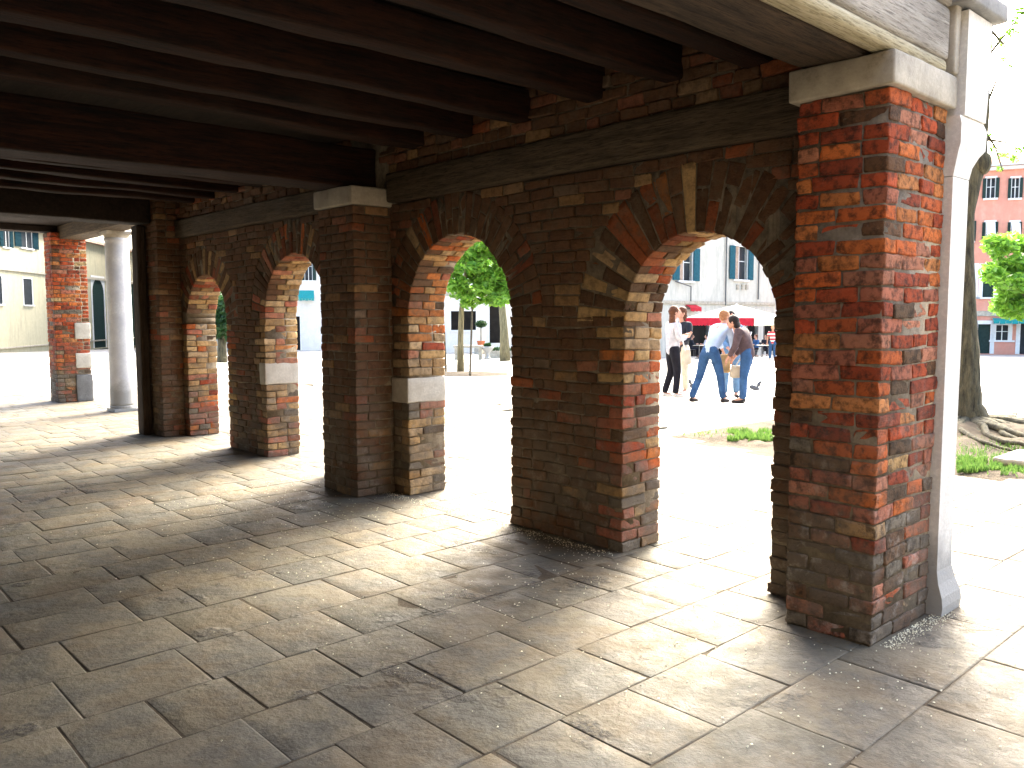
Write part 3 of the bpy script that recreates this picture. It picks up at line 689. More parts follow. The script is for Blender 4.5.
        if sh:
            for sg in (-1, 1):
                m = MB(); h_ = w_*shw; 
                e = x0-tw*.4 if sg < 0 else x1+tw*.4; a, b = (e-h_, e) if sg < 0 else (e, e+h_)
                m.box(a, b, -.11, -.07, z0, z1); nb = 9
                for q in range(nb): zz = z0+(z1-z0)*(q+.5)/nb; m.box(a+.04, b-.04, -.13, -.112, zz-.02, zz+(z1-z0)/nb*.3)
                m.build('shutter', sh, f, local=True)
        return f
    def band(s, name, py, m_, h_=.12, proj=.1, px=300):
        z = s.loc(px, py)[1]; m = MB(); m.box(s.x0, s.x1, -proj, -.002, z, z+h_); m.build(name, m_, s.root, local=True)
    def pipe(s, px, py0, py1, m_=METAL, r=.05):
        x, z1 = s.loc(px, py0); z0 = s.loc(px, py1)[1]; m = MB(); m.tube([(x, -.12, z0), (x, -.12, z1)], r); m.build('drainpipe', m_, s.root, local=True)
# cream house behind the cafe, seen through the nearest arch
fa = Facade('cream_house', 'cream stained house with green shutters behind the cafe parasol, through the nearest arch', 720, 355.5, 85.7)
fa.window(679, 692, 248, 281, sh=BLUESH, shw=.5, curtain=True)
fa.window(734.5, 747, 247, 280, sh=BLUESH, shw=.42, curtain=True)
fa.window(800, 812, 246, 281, sh=BLUESH, shw=.5)
fa.window(681, 708, 319, 350, frame=METAL, pane=DARK, bars=False, sill=False, kind='door')
fa.window(714, 732, 320, 350, frame=METAL, pane=DARK, bars=False, sill=False, kind='door')
fa.window(747, 757, 322, 350, frame=METAL, pane=DARK, bars=False, sill=False, kind='door')
fa.window(764, 790, 322, 350, frame=METAL, pane=DARK, bars=False, sill=False, kind='door')
fa.wall(652, 850, -.3, 9.5, CREAM, depth=5); fa.band('string_course', 304, ISTRIA, .18, .12, 680)
fa.pipe(726.5, 180, 306); fa.pipe(759.5, 180, 300)
for (a, b) in ((736, 738), (741, 743), (745, 747)):   # carved brackets under the window sill
    x0_, x1_, z0_, z1_ = fa.rect(a, b, 285, 290); m = MB(); m.box(x0_, x1_, -.12, -.002, z0_, z1_); m.build('sill_bracket', ISTRIA, fa.root, local=True)
# wall lantern bracket
x_, z_ = fa.loc(684, 287); m = MB(); m.tube([(x_-1.1, -.1, z_+.3), (x_, -.5, z_), (x_, -.5, z_-.9)], .04); m.build('lamp_bracket', METAL, fa.root, local=True)
def awning(f, name, label, px0, px1, py0, py1, proj, m_):
    x0, x1, z0, z1 = f.rect(px0, px1, py0, py1); c = f.P; t_ = thing(name, label, 'awning', c+f.u*((x0+x1)/2)+Vector((0, 0, z0)), math.atan2(f.u.y, f.u.x))
    w_ = (x1-x0)/2; h_ = z1-z0; m = MB(); m.add([(-w_, -.02, h_), (w_, -.02, h_), (w_, -proj, .2), (-w_, -proj, .2), (-w_, -.02, h_-.04), (w_, -.02, h_-.04), (w_, -proj, .16), (-w_, -proj, .16)], [(3, 2, 1, 0), (4, 5, 6, 7), (0, 1, 5, 4), (1, 2, 6, 5), (2, 3, 7, 6), (3, 0, 4, 7)])
    m.build('canopy', m_, t_, local=True); m = MB(); n = max(6, int(w_*6))
    for q in range(n):
        a, b = -w_+2*w_*q/n, -w_+2*w_*(q+1)/n; m.box(a+.01, b-.01, -proj-.01, -proj+.01, -.02-.03*(q % 2), .158)
    m.build('valance', m_, t_, local=True)
    for sg in (-1, 1): m = MB(); m.tube([(sg*w_*.96, -.02, .1), (sg*w_*.96, -proj+.05, .13)], .025); m.build('awning_arm', METAL, t_, local=True)
awning(fa, 'awning', 'small red canvas awning on the cream house left of the parasol', 685, 696, 305, 311, .4, REDC)
# salmon house on the right
fp_ = Facade('pink_house', 'salmon pink three storey house with dark shutters beyond the big tree trunk', 1000, 355, 158.5)
for (a, b) in ((985, 996), (1010, 1020), (1034, 1044)):
    fp_.window(a+2, b-1, 179, 199, sh=DKSH, shw=.45, bars=True)
    fp_.window(a+1, b-2, 223, 243, sh=DKSH, shw=.4)
fp_.window(983, 994, 268, 298, pane=DKSH, bars=False, tw=.25); fp_.window(963, 974, 268, 298, pane=DKSH, bars=False, tw=.25); fp_.window(1012, 1023, 266, 297, pane=DKSH, bars=False, tw=.25); fp_.window(964, 972, 222, 242, sh=DKSH, shw=.4)
fp_.window(977.5, 990, 325, 354, pane=DKSH, bars=False, sill=False, kind='door', tw=.25)
fp_.window(996, 1008, 326, 341, tw=.25)
fp_.window(1020, 1040, 324, 354, pane=GLASS, bars=False, sill=False, kind='door', tw=.25)
fp_.wall(940, 1100, -.3, fp_.loc(1000, 168)[1], PINK); fp_.band('string_course', 317, ISTRIA, .35, .1, 1000); fp_.band('cornice', 171, TRIMW, .4, .35, 1000)
awning(fp_, 'awning', 'flat teal shop awning on the pink house above door and window', 992, 1060, 319, 324, 1.4, TEAL)
# white sunblinds on the middle floor of the pink house
for (a, b) in ((986, 995), (1011, 1020)):
    x0_, x1_, z0_, z1_ = fp_.rect(a, b, 223, 240); m = MB(); m.add([(x0_, -.05, z1_), (x1_, -.05, z1_), (x1_, -.9, z0_+.2), (x0_, -.9, z0_+.2), (x0_, -.05, z1_-.03), (x1_, -.05, z1_-.03), (x1_, -.9, z0_+.17), (x0_, -.9, z0_+.17)], [(3, 2, 1, 0), (4, 5, 6, 7), (0, 1, 5, 4), (1, 2, 6, 5), (2, 3, 7, 6), (3, 0, 4, 7)]); m.build('sunblind', WHITEC, fp_.root, local=True)
# white shop front house seen through the second arch
fb_ = Facade('white_house', 'white house with dark shop window and dark doorway, seen through the second arch', 480, 352, 125)
fb_.window(451, 476, 311, 330, frame=TRIMW, pane=DARK, bars=False, sill=True); fb_.window(489.5, 505, 300, 343, frame=TRIMW, pane=DARK, bars=False, sill=False)
fb_.window(470, 478, 245, 275, sh=DKSH, shw=.5); fb_.window(500, 508, 245, 275, sh=DKSH, shw=.5); fb_.window(440, 448, 245, 275, sh=DKSH, shw=.5)
fb_.window(416, 436, 300, 345, frame=TRIMW, pane=DARK, bars=False, sill=False)
fb_.wall(405, 532, -.3, 10, WHITEF); fb_.band('string_course', 296, ISTRIA, .25, .12, 480)
fc_ = Facade('pale_house', 'pale house seen as a sliver through the third arch', 300, 350, 118)
fc_.window(288, 300, 316, 343, pane=DARK, bars=False, kind='door', sill=False); fc_.window(305, 312, 255, 280, sh=DKSH); fc_.window(340, 350, 255, 280, sh=DKSH)
fc_.wall(255, 400, -.3, 11, WHITEF)
awning(fc_, 'awning', 'teal shop awning on the pale house through the third arch', 296, 314, 290, 300, 1.0, TEAL)
# yellowed long facade at far left with arched church doors
fd = Facade('yellow_palace', 'long yellowish weathered facade with blue-green shutters and arched dark doors, far left', 0, 351.5, 36)
DUSK = simple('dusky_blue_shutter', (.014, .036, .046), .7, .2, 6, .2, spec=0)
fd.window(2, 8, 205, 246, sh=DUSK, shw=.55, dep=.02); fd.window(20, 31, 207, 247, sh=DUSK, shw=.55, curtain=True, dep=.02); fd.window(-24, -14, 203, 245, sh=DUSK, shw=.5, dep=.02)
fd.window(-6, 2, 275, 303, pane=GLASS, bars=False, dep=.02); fd.window(23.5, 32, 278, 304, pane=GLASS, bars=False, dep=.02); fd.window(-30, -20, 273, 303, pane=GLASS, bars=False, dep=.02)
fd.window(93, 104.5, 278, 347, pane=DKSH, kind='door', sill=False, arch=True, tw=.3, dep=.02); fd.window(129.5, 137, 283, 345, pane=DKSH, kind='door', sill=False, arch=True, tw=.3, dep=.02)
fd.window(60, 68, 280, 305, pane=GLASS, bars=False, dep=.02)
fd.wall(-60, 200, -.6, 11, YELLOW, depth=10); fd.band('string_course', 271, ISTRIA, .25, .15, 20); fd.band('plinth', 346.5, ISTRIA, .12, .2, 20)
fd.band('cornice', 240, ISTRIA, .3, .3, 80)
ft = Facade('unseen_shade_house', 'tall plain unseen house added beyond the far end pier to shade the yellow palace', 160, 350, 204)  # hidden block added to keep the sun off the yellow facade
ft.P = Vector((33.5, 86, gz(33.5, 86))); ft.root.location = ft.P; ft.loc = lambda px, py: (px, py)
for zz_ in (1.5, 5, 8.5, 12, 15.5):
    for xx_ in (-32, -27, -22, -17, -12, -7, -2): ft.window(xx_, xx_+1.1, zz_+1.8, zz_, sh=DKSH)
ft.wall(-36, 0, -.5, 22, CREAM, depth=9)
# ================================================================= TREES
def leaves(m_count, clumps, size, spread=.35):
    """leaf faces scattered through clumps; clumps = (centre, radius)"""
    V = np.zeros((m_count*4, 3)); n = len(clumps); wts = np.array([c[1]**2.4 for c in clumps]); wts /= wts.sum()
    ci = rng.choice(n, m_count, p=wts); C = np.array([c[0] for c in clumps])[ci]; R = np.array([c[1] for c in clumps])[ci]
    d = rng.normal(size=(m_count, 3)); d /= np.linalg.norm(d, axis=1, keepdims=True); rr = rng.uniform(.35, 1.05, m_count)
    P = C + d*(R*rr)[:, None]*np.array([1, 1, .62])
    a = rng.normal(size=(m_count, 3)); a[:, 2] = a[:, 2]*.6-.25; a /= np.linalg.norm(a, axis=1, keepdims=True)
    b = np.cross(a, rng.normal(size=(m_count, 3))); b /= np.linalg.norm(b, axis=1, keepdims=True); s = size*rng.uniform(.6, 1.3, m_count)[:, None]
    Q = np.stack([P-a*s, P+b*s*.38, P+a*s, P-b*s*.38], 1).reshape(-1, 3)
    return Q, np.arange(m_count*4).reshape(-1, 4)
def clumps_in(c, rx, ry, rz, n, r0, r1, hole=.0):
    out = []
    while len(out) < n:
        p = np.array([random.uniform(-1, 1) for _ in range(3)]); d = np.linalg.norm(p)
        if d > 1 or d < hole: continue
        if random.random() > .35+.65*d: continue
        out.append((np.array(c)+p*np.array([rx, ry, rz]), random.uniform(r0, r1)))
    return out
def tree(name, label, base, pts, radii, crown, nleaf, lsize, lm=LEAF, bm=BARK, limbs=6, n=10):
    t_ = thing(name, label, 'tree', base); m = MB(); m.tube(pts, radii, n); top = Vector(pts[-1])
    m.build('trunk', bm, t_, True)
    m = MB(); st = [Vector(p) for p in pts[len(pts)//2:]]
    for c in random.sample(crown, min(limbs, len(crown))):
        s_ = random.choice(st); e = Vector(c[0]); mid = (s_+e)/2+Vector((random.uniform(-.2, .2), random.uniform(-.2, .2), random.uniform(.0, .4)))
        m.tube([s_, mid, e], [radii[-1]*.8, radii[-1]*.5, radii[-1]*.15], 6)
    if m.v: m.build('limbs', bm, t_, True)
    V_, F_ = leaves(nleaf, crown, lsize); mesh('crown', V_, F_, lm, t_); return t_
# young staked tree in the square, seen through second arch
b1 = at(460.5, 372); D1 = (np.array(b1)-cC) @ cF; sc = D1/CF
pt = lambda px, py, D=D1, off=0: Vector(cC + ray(px, py)/CF*(D+off))
cl = []
for _ in range(210):
    px, py = random.uniform(434, 526), random.uniform(226, 308)
    if ((px-482)/44)**2+((py-268)/38)**2 > 1 or noise.noise(Vector((px*.09, py*.09, 1))) < -.12: continue
    cl.append((np.array(pt(px, py, D1, random.uniform(-1.3, 1.3))), random.uniform(.16, .42)))
tree('young_tree', 'young green tree tied between wooden stakes, seen through the second arch', b1, [b1, pt(460.5, 340), pt(461.5, 310), pt(465, 280), pt(468, 255)], [.13, .1, .09, .07, .03], cl, 14000, .12, bm=BARKL, limbs=10)
for i, (a, b, c, d) in enumerate(((446, 372, 444, 325), (470, 375, 472.5, 300))):
    p0 = at(a, b); m = MB(); m.tube([p0, pt(c, d)], [.035, .03], 6); o = m.build('tree_stake', STAKE)
    tag(o, ['left thin wooden stake beside the young tree', 'right thin wooden stake beside the young tree'][i], 'stake', 'stakes of the young tree')
c0 = at(478, 375); m = MB(); n = 24; q0 = at(462, 374)
V = [(q0.x, q0.y, q0.z+.012)] + [(q0.x+1.5*math.cos(2*math.pi*k/n)*random.uniform(.9, 1.1), q0.y+1.5*math.sin(2*math.pi*k/n)*random.uniform(.9, 1.1), q0.z-.01) for k in range(n)]
tag(mesh('soil', V, [(0, 1+k, 1+(k+1) % n) for k in range(n)], SOIL), kind='structure')
b2 = at(505, 361); D2 = (np.array(b2)-cC) @ cF
cl = clumps_in(pt(517, 246, D2), 2.8, 2.8, 2.0, 40, .4, .8)
tree('tree', 'second tree with grey trunk at the right edge of the second arch', b2, [b2, pt(504, 330, D2), pt(502, 305, D2), pt(505, 275, D2)], [.28, .2, .17, .12], cl, 6000, .16, bm=BARKL)
b4 = at(222, 362); D4 = (np.array(b4)-cC) @ cF
tree('tree', 'dark leafy tree seen as a sliver through the fourth arch', b4, [b4, pt(222, 345, D4), pt(222, 320, D4)], [.25, .2, .15], [(np.array(pt(random.uniform(212, 232), random.uniform(300, 338), D4, random.uniform(-1, 1))), random.uniform(.4, .8)) for _ in range(30)], 4000, .16, lm=LEAFD)
b5 = at(1032, 372); D5 = (np.array(b5)-cC) @ cF; cl = []
for _ in range(170):
    px, py = random.uniform(988, 1080), random.uniform(226, 322)
    if ((px-1032)/42)**2+((py-273)/46)**2 > 1 or noise.noise(Vector((px*.07, py*.07, 5))) < -.15: continue
    cl.append((np.array(pt(px, py, D5, random.uniform(-1.4, 1.4))), random.uniform(.25, .6)))
tree('tree', 'round bright green tree in front of the pink house at the right edge', b5, [b5, pt(1032, 340, D5), pt(1034, 310, D5), pt(1036, 270, D5)], [.2, .16, .13, .08], cl, 12000, .15, bm=BARKL)
# big leaning trunk outside the corner
b3 = at(969, 430); D3 = (np.array(b3)-cC) @ cF
path = [(981, 447, .42), (976, 437, .33), (971, 424, .25), (967.5, 405, .185), (967, 375, .155), (967, 340, .135), (967, 300, .115), (967, 255, .085), (969, 215, .075), (973, 190, .085), (977, 168, .11), (981, 145, .09), (985, 110, .06), (986, 70, .05), (990, 20, .05), (998, -40, .05), (1010, -110, .04)]
bt = thing('tree', 'big leaning bare trunk with spreading roots beside the white stone pilaster', 'tree', b3); m = MB()
pts = []; rr = []
for i in range(len(path)-1):
    for k in range(3):
        f_ = k/3; pts.append(pt(path[i][0]*(1-f_)+path[i+1][0]*f_, path[i][1]*(1-f_)+path[i+1][1]*f_, D3)); rr.append((path[i][2]*(1-f_)+path[i+1][2]*f_)*random.uniform(.94, 1.06))
m.tube(pts, rr, 22)
for i, v_ in enumerate(m.v):
    k = i % 22; q = Vector(v_); c_ = pts[min(i//22, len(pts)-1)]; d_ = (q-c_); g_ = 1+.09*math.sin(k*2.1)*noise.noise(Vector((k, q.z*1.5, 0)))*2+.07*noise.noise(q*7); m.v[i] = tuple(c_+d_*g_)
m.build('trunk', BARK, bt, True)
kn = pt(978, 165, D3); m = MB(); m.ell(kn+Vector((-.02, -.08, 0)), (.12, .1, .16), 12, 8); m.build('knot', BARK, bt, True)
fwd2 = Vector((math.sin(CYAW), math.cos(CYAW), 0)); rgt = Vector((math.cos(CYAW), -math.sin(CYAW), 0))
for k in range(48):
    a = random.uniform(-math.pi, math.pi); l_ = random.uniform(.8, 2.8); P_ = []; R_ = []; r0_ = random.uniform(.035, .085)
    p = b3 + Vector((math.cos(a), math.sin(a), 0))*.2; a2 = a
    for q in range(12):
        f_ = q/11; P_.append(Vector((p.x, p.y, .10*(1-f_)**2+.03+.035*noise.noise(p*2.5)+.015))); R_.append(r0_*(1-f_*.75)); a2 += random.uniform(-.35, .35); p = p+Vector((math.cos(a2), math.sin(a2), 0))*l_/11
    m = MB(); m.tube(P_, R_, 7); m.build('root', BARK, bt, True)
# branches above with sparse leaf sprays
cl = []
for (px, py, r_) in [(1003, 42, .10), (1012, 33, .10), (992, 45, .07), (1016, 22, .08), (1004, 60, .06), (1012, 66, .07), (987, 68, .06), (988, 40, .05), (1022, 12, .12), (992, 150, .07), (1003, 156, .08), (1015, 160, .07), (1020, 150, .08), (990, 136, .04), (1000, 170, .05)]:
    cl.append((np.array(pt(px, py, D3, random.uniform(-.2, .2))), r_))
V_, F_ = leaves(420, cl, .035); mesh('leaf_sprays', V_, F_, LEAF, bt)
cl = [(np.array(pt(random.uniform(960, 1180), random.uniform(-330, -60), D3, random.uniform(-2, 2))), random.uniform(.3, .6)) for _ in range(70)]
V_, F_ = leaves(9000, cl, .08); mesh('crown', V_, F_, LEAF, bt)
m = MB()
for (a, b) in (((986, 60), (1026, 10)), ((985, 110), (1004, 60)), ((983, 140), (1022, 152)), ((984, 130), (1003, 172)), ((990, 30), (1014, 66))):
    m.tube([pt(*a, D3), pt((a[0]+b[0])/2+2, (a[1]+b[1])/2-3, D3), pt(*b, D3)], [.022, .012, .006], 5)
m.build('twigs', BARK, bt, True)
# tree pit: soil, kerb stone, grass
pitV = []; pitF = []; nx, ny = 46, 42
X0, X1, Y0, Y1 = 8.85, 13.6, 2.35, 6.75
for i in range(nx):
    for j in range(ny):
        x = X0+(X1-X0)*i/(nx-1); y = Y0+(Y1-Y0)*j/(ny-1); e = min(i, j, nx-1-i, ny-1-j)/3; e = min(1, e)
        d_ = math.hypot(x-b3.x, y-b3.y); pitV.append((x, y, -.02+e*(.03+.16*math.exp(-d_*d_/1.2)+.05*noise.noise(Vector((x*2, y*2, 0)))+.03*noise.noise(Vector((x*9, y*9, 0))))))
for i in range(nx-1):
    for j in range(ny-1): pitF.append((i*ny+j, (i+1)*ny+j, (i+1)*ny+j+1, i*ny+j+1))
tag(mesh('soil', pitV, pitF, SOIL, smooth=True), kind='structure')
kb = thing('kerb_stones', 'flat pale stone lying at the edge of the tree roots, right edge', 'kerb', (9.6, 2.9, 0))
p = at(1012, 466); V, F = rough_box(p.x-.25, p.x+.55, p.y-.55, p.y+.12, .03, .10, .08, .008, .02); mesh('stone', V, F, ISTRIA, kb, smooth=True)
gV = []; gF = []
def blade(x, y, h_, z=0.0):
    a = random.uniform(0, 6.28); w_ = .006; dx, dy = math.cos(a)*w_, math.sin(a)*w_; lx, ly = random.uniform(-.4, .4)*h_, random.uniform(-.4, .4)*h_; n = len(gV)
    gV.extend([(x-dx, y-dy, z), (x+dx, y+dy, z), (x+lx*.5+dx*.6, y+ly*.5+dy*.6, z+h_*.6), (x+lx*.5-dx*.6, y+ly*.5-dy*.6, z+h_*.6), (x+lx, y+ly, z+h_)]); gF.extend([(n, n+1, n+2, n+3), (n+3, n+2, n+4)])
ga = []
for (a, b, c, d, cnt) in ((727, 778, 432, 442, 3200), (957, 1003, 461, 474, 3400), (1000, 1026, 470, 478, 700), (955, 1026, 440, 462, 500)):
    for _ in range(cnt):
        px, py = random.uniform(a, b), random.uniform(c, d)
        if noise.noise(Vector((px*.12, py*.25, 2))) < -.15: continue
        g_ = at(px, py); blade(g_.x, g_.y, random.uniform(.03, .09), 0.0)
for _ in range(3500):
    x, y = random.uniform(9, 13.4), random.uniform(2.4, 6.7)
    if noise.noise(Vector((x*1.5, y*1.5, 0))) > .12: blade(x, y, random.uniform(.03, .08), .01)
tag(mesh('grass', gV, gF, GRASS), 'short green grass tufts round the tree roots and pit edge', 'grass', kind='stuff')
# planters and topiary by the white house
p = at(481, 354); D6 = (np.array(p)-cC) @ cF; k6 = D6/CF
tp = thing('potted_topiary', 'ball-clipped bush on a stem in a terracotta pot by the dark doorway', 'plant', p)
m = MB(); m.lathe([(.22, .5), (.3, .95), (.33, .95)], p, 14); m.build('pot', TERRA, tp); m = MB(); m.tube([p+Vector((0, 0, .9)), p+Vector((0, 0, 1.9))], .04); m.build('stem', BARKL, tp)
V_, F_ = leaves(1500, [(np.array(p)+np.array([0, 0, 2.15]), .42)], .07); mesh('crown', V_, F_, LEAFD, tp)
m = MB(); m.box(p.x-.35, p.x+.35, p.y-.35, p.y+.35, p.z-.02, p.z+.5); m.build('plinth', ISTRIA, tp)
p = at(487.5, 359); ur = thing('stone_urn', 'white stone urn planter in front of the white house', 'planter', p); m = MB(); m.lathe([(.2, 0), (.21, .06), (.1, .12), (.09, .3), (.2, .44), (.34, .6), (.37, .68), (.3, .69)], p, 18); m.build('bowl', WHITEST, ur, True)
V_, F_ = leaves(300, [(np.array(p)+np.array([0, 0, .76]), .2)], .08); mesh('plants', V_, F_, LEAFD, ur)
p = at(474, 359); u = Vector((math.cos(CYAW), -math.sin(CYAW), 0)); bn = thing('stone_bench', 'low pale stone bench left of the urn in front of the white house', 'bench', p, -CYAW)
m = MB(); m.box(-1.1, .5, -.25, .25, .62, .75); m.build('seat', ISTRIA, bn, local=True)
for x_ in (-.95, .35): m = MB(); m.box(x_-.1, x_+.1, -.2, .2, -.05, .62); m.build('leg', ISTRIA, bn, local=True)
p = at(495, 357.5); tg = thing('flower_trough', 'long low stone trough with small plants right of the urn', 'planter', p, -CYAW)
m = MB(); m.box(-.6, 1.2, -.25, .25, -.05, .4); m.build('trough', ISTRIA, tg, local=True); V_, F_ = leaves(700, [(np.array(p)+np.array(u)*(x_), .22) for x_ in (-.4, -.1, .2, .5, .8, 1.1)], .07); V_[:, 2] += .5; mesh('plants', V_, F_, LEAFD, tg)
# ================================================================= CAFE
pu = at(727, 362); Du = (np.array(pu)-cC) @ cF; ku = CF/Du
um = thing('market_parasol', 'big white square cafe parasol with scalloped red valance on the front', 'parasol', pu, 0)
zv1 = at_depth(720, 318, Du).z; zv0 = at_depth(720, 326, Du).z; zap = at_depth(735, 300, Du-.0).z
cA = at_depth(686, 318, Du+.3); cB = at_depth(754, 318, Du-2.0); e = (cB-cA); e.z = 0; L_ = e.length; eu = e.normalized(); ev = Vector((-eu.y, eu.x, 0))
cs = [Vector((cA.x, cA.y, zv1)), Vector((cB.x, cB.y, zv1)), Vector((cB.x, cB.y, zv1))+ev*L_, Vector((cA.x, cA.y, zv1))+ev*L_]; ap = sum(cs, Vector())/4; ap.z = zv1+.62
um.location = (ap.x, ap.y, gz(ap.x, ap.y)); WM[um.name] = Matrix.Translation(um.location)
V = [c for c in cs]+[ap]+[c-Vector((0, 0, .03)) for c in cs]+[ap-Vector((0, 0, .03))]
mesh('canopy', V, [(0, 1, 4), (1, 2, 4), (2, 3, 4), (3, 0, 4), (6, 5, 9), (7, 6, 9), (8, 7, 9), (5, 8, 9)], WHITEC, um)
for i in range(4):
    a, b = cs[i], cs[(i+1) % 4]; d_ = (b-a).normalized(); nn = Vector((d_.y, -d_.x, 0))*.02; V = []; F = []; k = 22
    for q in range(k):
        for sub in range(4):
            f0, f1 = (q+sub/4)/k, (q+(sub+1)/4)/k; h0, h1 = [(zv1-zv0)*(.86+.14*math.sin(math.pi*x_)) for x_ in (sub/4, (sub+1)/4)]
            P0, P1 = a.lerp(b, f0), a.lerp(b, f1); n = len(V)
            V += [P0+nn, P1+nn, P1+nn-Vector((0, 0, h1)), P0+nn-Vector((0, 0, h0)), P0-nn*.2, P1-nn*.2, P1-nn*.2-Vector((0, 0, h1)), P0-nn*.2-Vector((0, 0, h0))]; F += [(n, n+3, n+2, n+1), (n+4, n+5, n+6, n+7), (n+3, n+7, n+6, n+2)]
    mesh('valance', V, F, REDC if i in (0, 3) else CREAMC, um)
m = MB(); m.tube([um.location, ap+Vector((0, 0, .05))], .045); m.build('pole', TRIMW, um); m = MB(); m.lathe([(.4, 0), (.4, .06), (.08, .1)], um.location, 16); m.build('base', METAL, um)
m = MB()
for c in cs: m.tube([ap-Vector((0, 0, .06)), c-Vector((0, 0, .04))], .02, 5)
m.build('ribs', METAL, um)
def cafe_table(label, p):
    t_ = thing('cafe_table', label, 'table', p, 0, 'cafe tables under the parasol'); m = MB(); m.lathe([(.35, .70), (.36, .72), (.34, .735)], p, 18); m.build('top', METAL, t_); m = MB(); m.tube([p, p+Vector((0, 0, .7))], .03); m.lathe([(.24, 0), (.22, .03), (.04, .05)], p, 14); m.build('base', METAL, t_)
def cafe_chair(label, p, ang):
    t_ = thing('cafe_chair', label, 'chair', p, ang, 'cafe chairs under the parasol'); m = MB(); m.box(-.21, .21, -.21, .21, .43, .46); m.build('seat', METAL, t_, local=True)
    m = MB(); m.box(-.2, .2, -.23, -.2, .62, .88); m.build('backrest', METAL, t_, local=True)
    for sx in (-1, 1):
        for sy in (-1, 1): m = MB(); m.tube([(sx*.19, sy*.19, 0), (sx*.19, sy*.2, .43 if sy > 0 else .88)], .013, 5); m.build('leg', METAL, t_, local=True)
for (px, lb) in ((699, 'round cafe table under the left end of the parasol'), (745, 'round cafe table under the middle of the parasol, behind the bent figures'), (762, 'round cafe table beside the striped shirt figure')):
    cafe_table(lb, at(px, 359))
# ================================================================= PEOPLE
SKINM = simple('skin', (.5, .27, .19), .6, .06, 8, 0); SKIND = simple('tanned_skin', (.38, .2, .13), .6, .06, 8, 0)
HAIRB = simple('brown_hair', (.10, .04, .02), .6, .3, 40, .4); HAIRD = simple('dark_hair', (.02, .014, .012), .55, .3, 40, .4); HAIRR = simple('reddish_blond_hair', (.32, .15, .07), .6, .3, 40, .4)
JEANS = simple('blue_denim', (.035, .085, .19), .9, .3, 10, .3); JEANL = simple('light_denim', (.12, .22, .36), .9, .3, 10, .3); BLKT = simple('black_trousers', (.012, .012, .018), .85, .3, 10, .3)
SHIRTB = simple('pale_blue_shirt', (.42, .52, .7), .9, .12, 9, .3); GREYT = simple('grey_white_top', (.45, .45, .5), .9, .25, 12, .3); BLKJ = simple('black_jacket', (.02, .022, .03), .8, .3, 10, .3)
BRNJ = simple('dark_brown_jacket', (.09, .06, .065), .85, .3, 10, .3); SHOED = simple('dark_shoe', (.03, .025, .025), .6, .2, 10, .1); SHOEW = simple('white_shoe', (.6, .58, .55), .7, .1, 10, .1)
BAGT = simple('tan_cloth', (.5, .33, .16), .9, .3, 9, .4); BAGC = simple('cream_bag', (.6, .52, .4), .9, .15, 9, .3); STRAP = simple('white_strap', (.7, .7, .7), .8, .05, 9, 0); LIPS = simple('lips', (.35, .12, .1), .6, .1, 9, 0); LENS = simple('dark_eye', (.02, .015, .01), .3, .1, 9, 0)
def striped(name, c1, c2, period):
    m, t, n, b = mat(name); s_ = N(t, 'SeparateXYZ'); t.links.new(coords(t), s_.inputs[0]); mu = N(t, 'Math', operation='MULTIPLY'); mu.inputs[1].default_value = 1/period; t.links.new(s_.outputs[2], mu.inputs[0])
    fr = N(t, 'Math', operation='FRACT'); t.links.new(mu.outputs[0], fr.inputs[0]); g_ = N(t, 'Math', operation='GREATER_THAN'); g_.inputs[1].default_value = .5; t.links.new(fr.outputs[0], g_.inputs[0])
    t.links.new(mix(t, c1, c2, g_.outputs[0]), b.inputs['Base Color']); b.inputs['Roughness'].default_value = .9; return m
STRIPE = striped('red_white_striped_knit', (.45, .03, .06), (.7, .66, .64), .17)
def skin_mesh(chains, sub=2):
    """chains: dict verts name->(pos, r); edges list. grows one continuous surface"""
    vs_, es = chains; names = list(vs_); me = bpy.data.meshes.new('tmp'); ix = {k: i for i, k in enumerate(names)}
    me.from_pydata([vs_[k][0] for k in names], [(ix[a], ix[b]) for a, b in es], []); o = bpy.data.objects.new('tmp', me); COL.objects.link(o)
    o.modifiers.new('s', 'SKIN'); 
    if not me.skin_vertices: 
        pass
    sv = me.skin_vertices[0].data
    for k in names: r_ = vs_[k][1]; sv[ix[k]].radius = (r_, r_) if not isinstance(r_, tuple) else r_
    sv[0].use_root = True
    o.modifiers['s'].use_smooth_shade = True
    sb = o.modifiers.new('u', 'SUBSURF'); sb.levels = sub; sb.render_levels = sub
    dg = bpy.context.evaluated_depsgraph_get(); ev_ = o.evaluated_get(dg); m2 = ev_.to_mesh(); V_ = [tuple(v.co) for v in m2.vertices]; F_ = [tuple(p.vertices) for p in m2.polygons]
    ev_.to_mesh_clear(); bpy.data.objects.remove(o); bpy.data.meshes.remove(me); return V_, F_
def add_part(root, name, V_, F_, m_):
    me = bpy.data.meshes.new(name); me.from_pydata(V_, [], F_); me.materials.append(m_); me.polygons.foreach_set('use_smooth', [True]*len(me.polygons)); me.update()
    o = bpy.data.objects.new(name, me); COL.objects.link(o); o.parent = root; WM[o.name] = WM[root.name]; return o
def Vv(*a): return Vector(a)
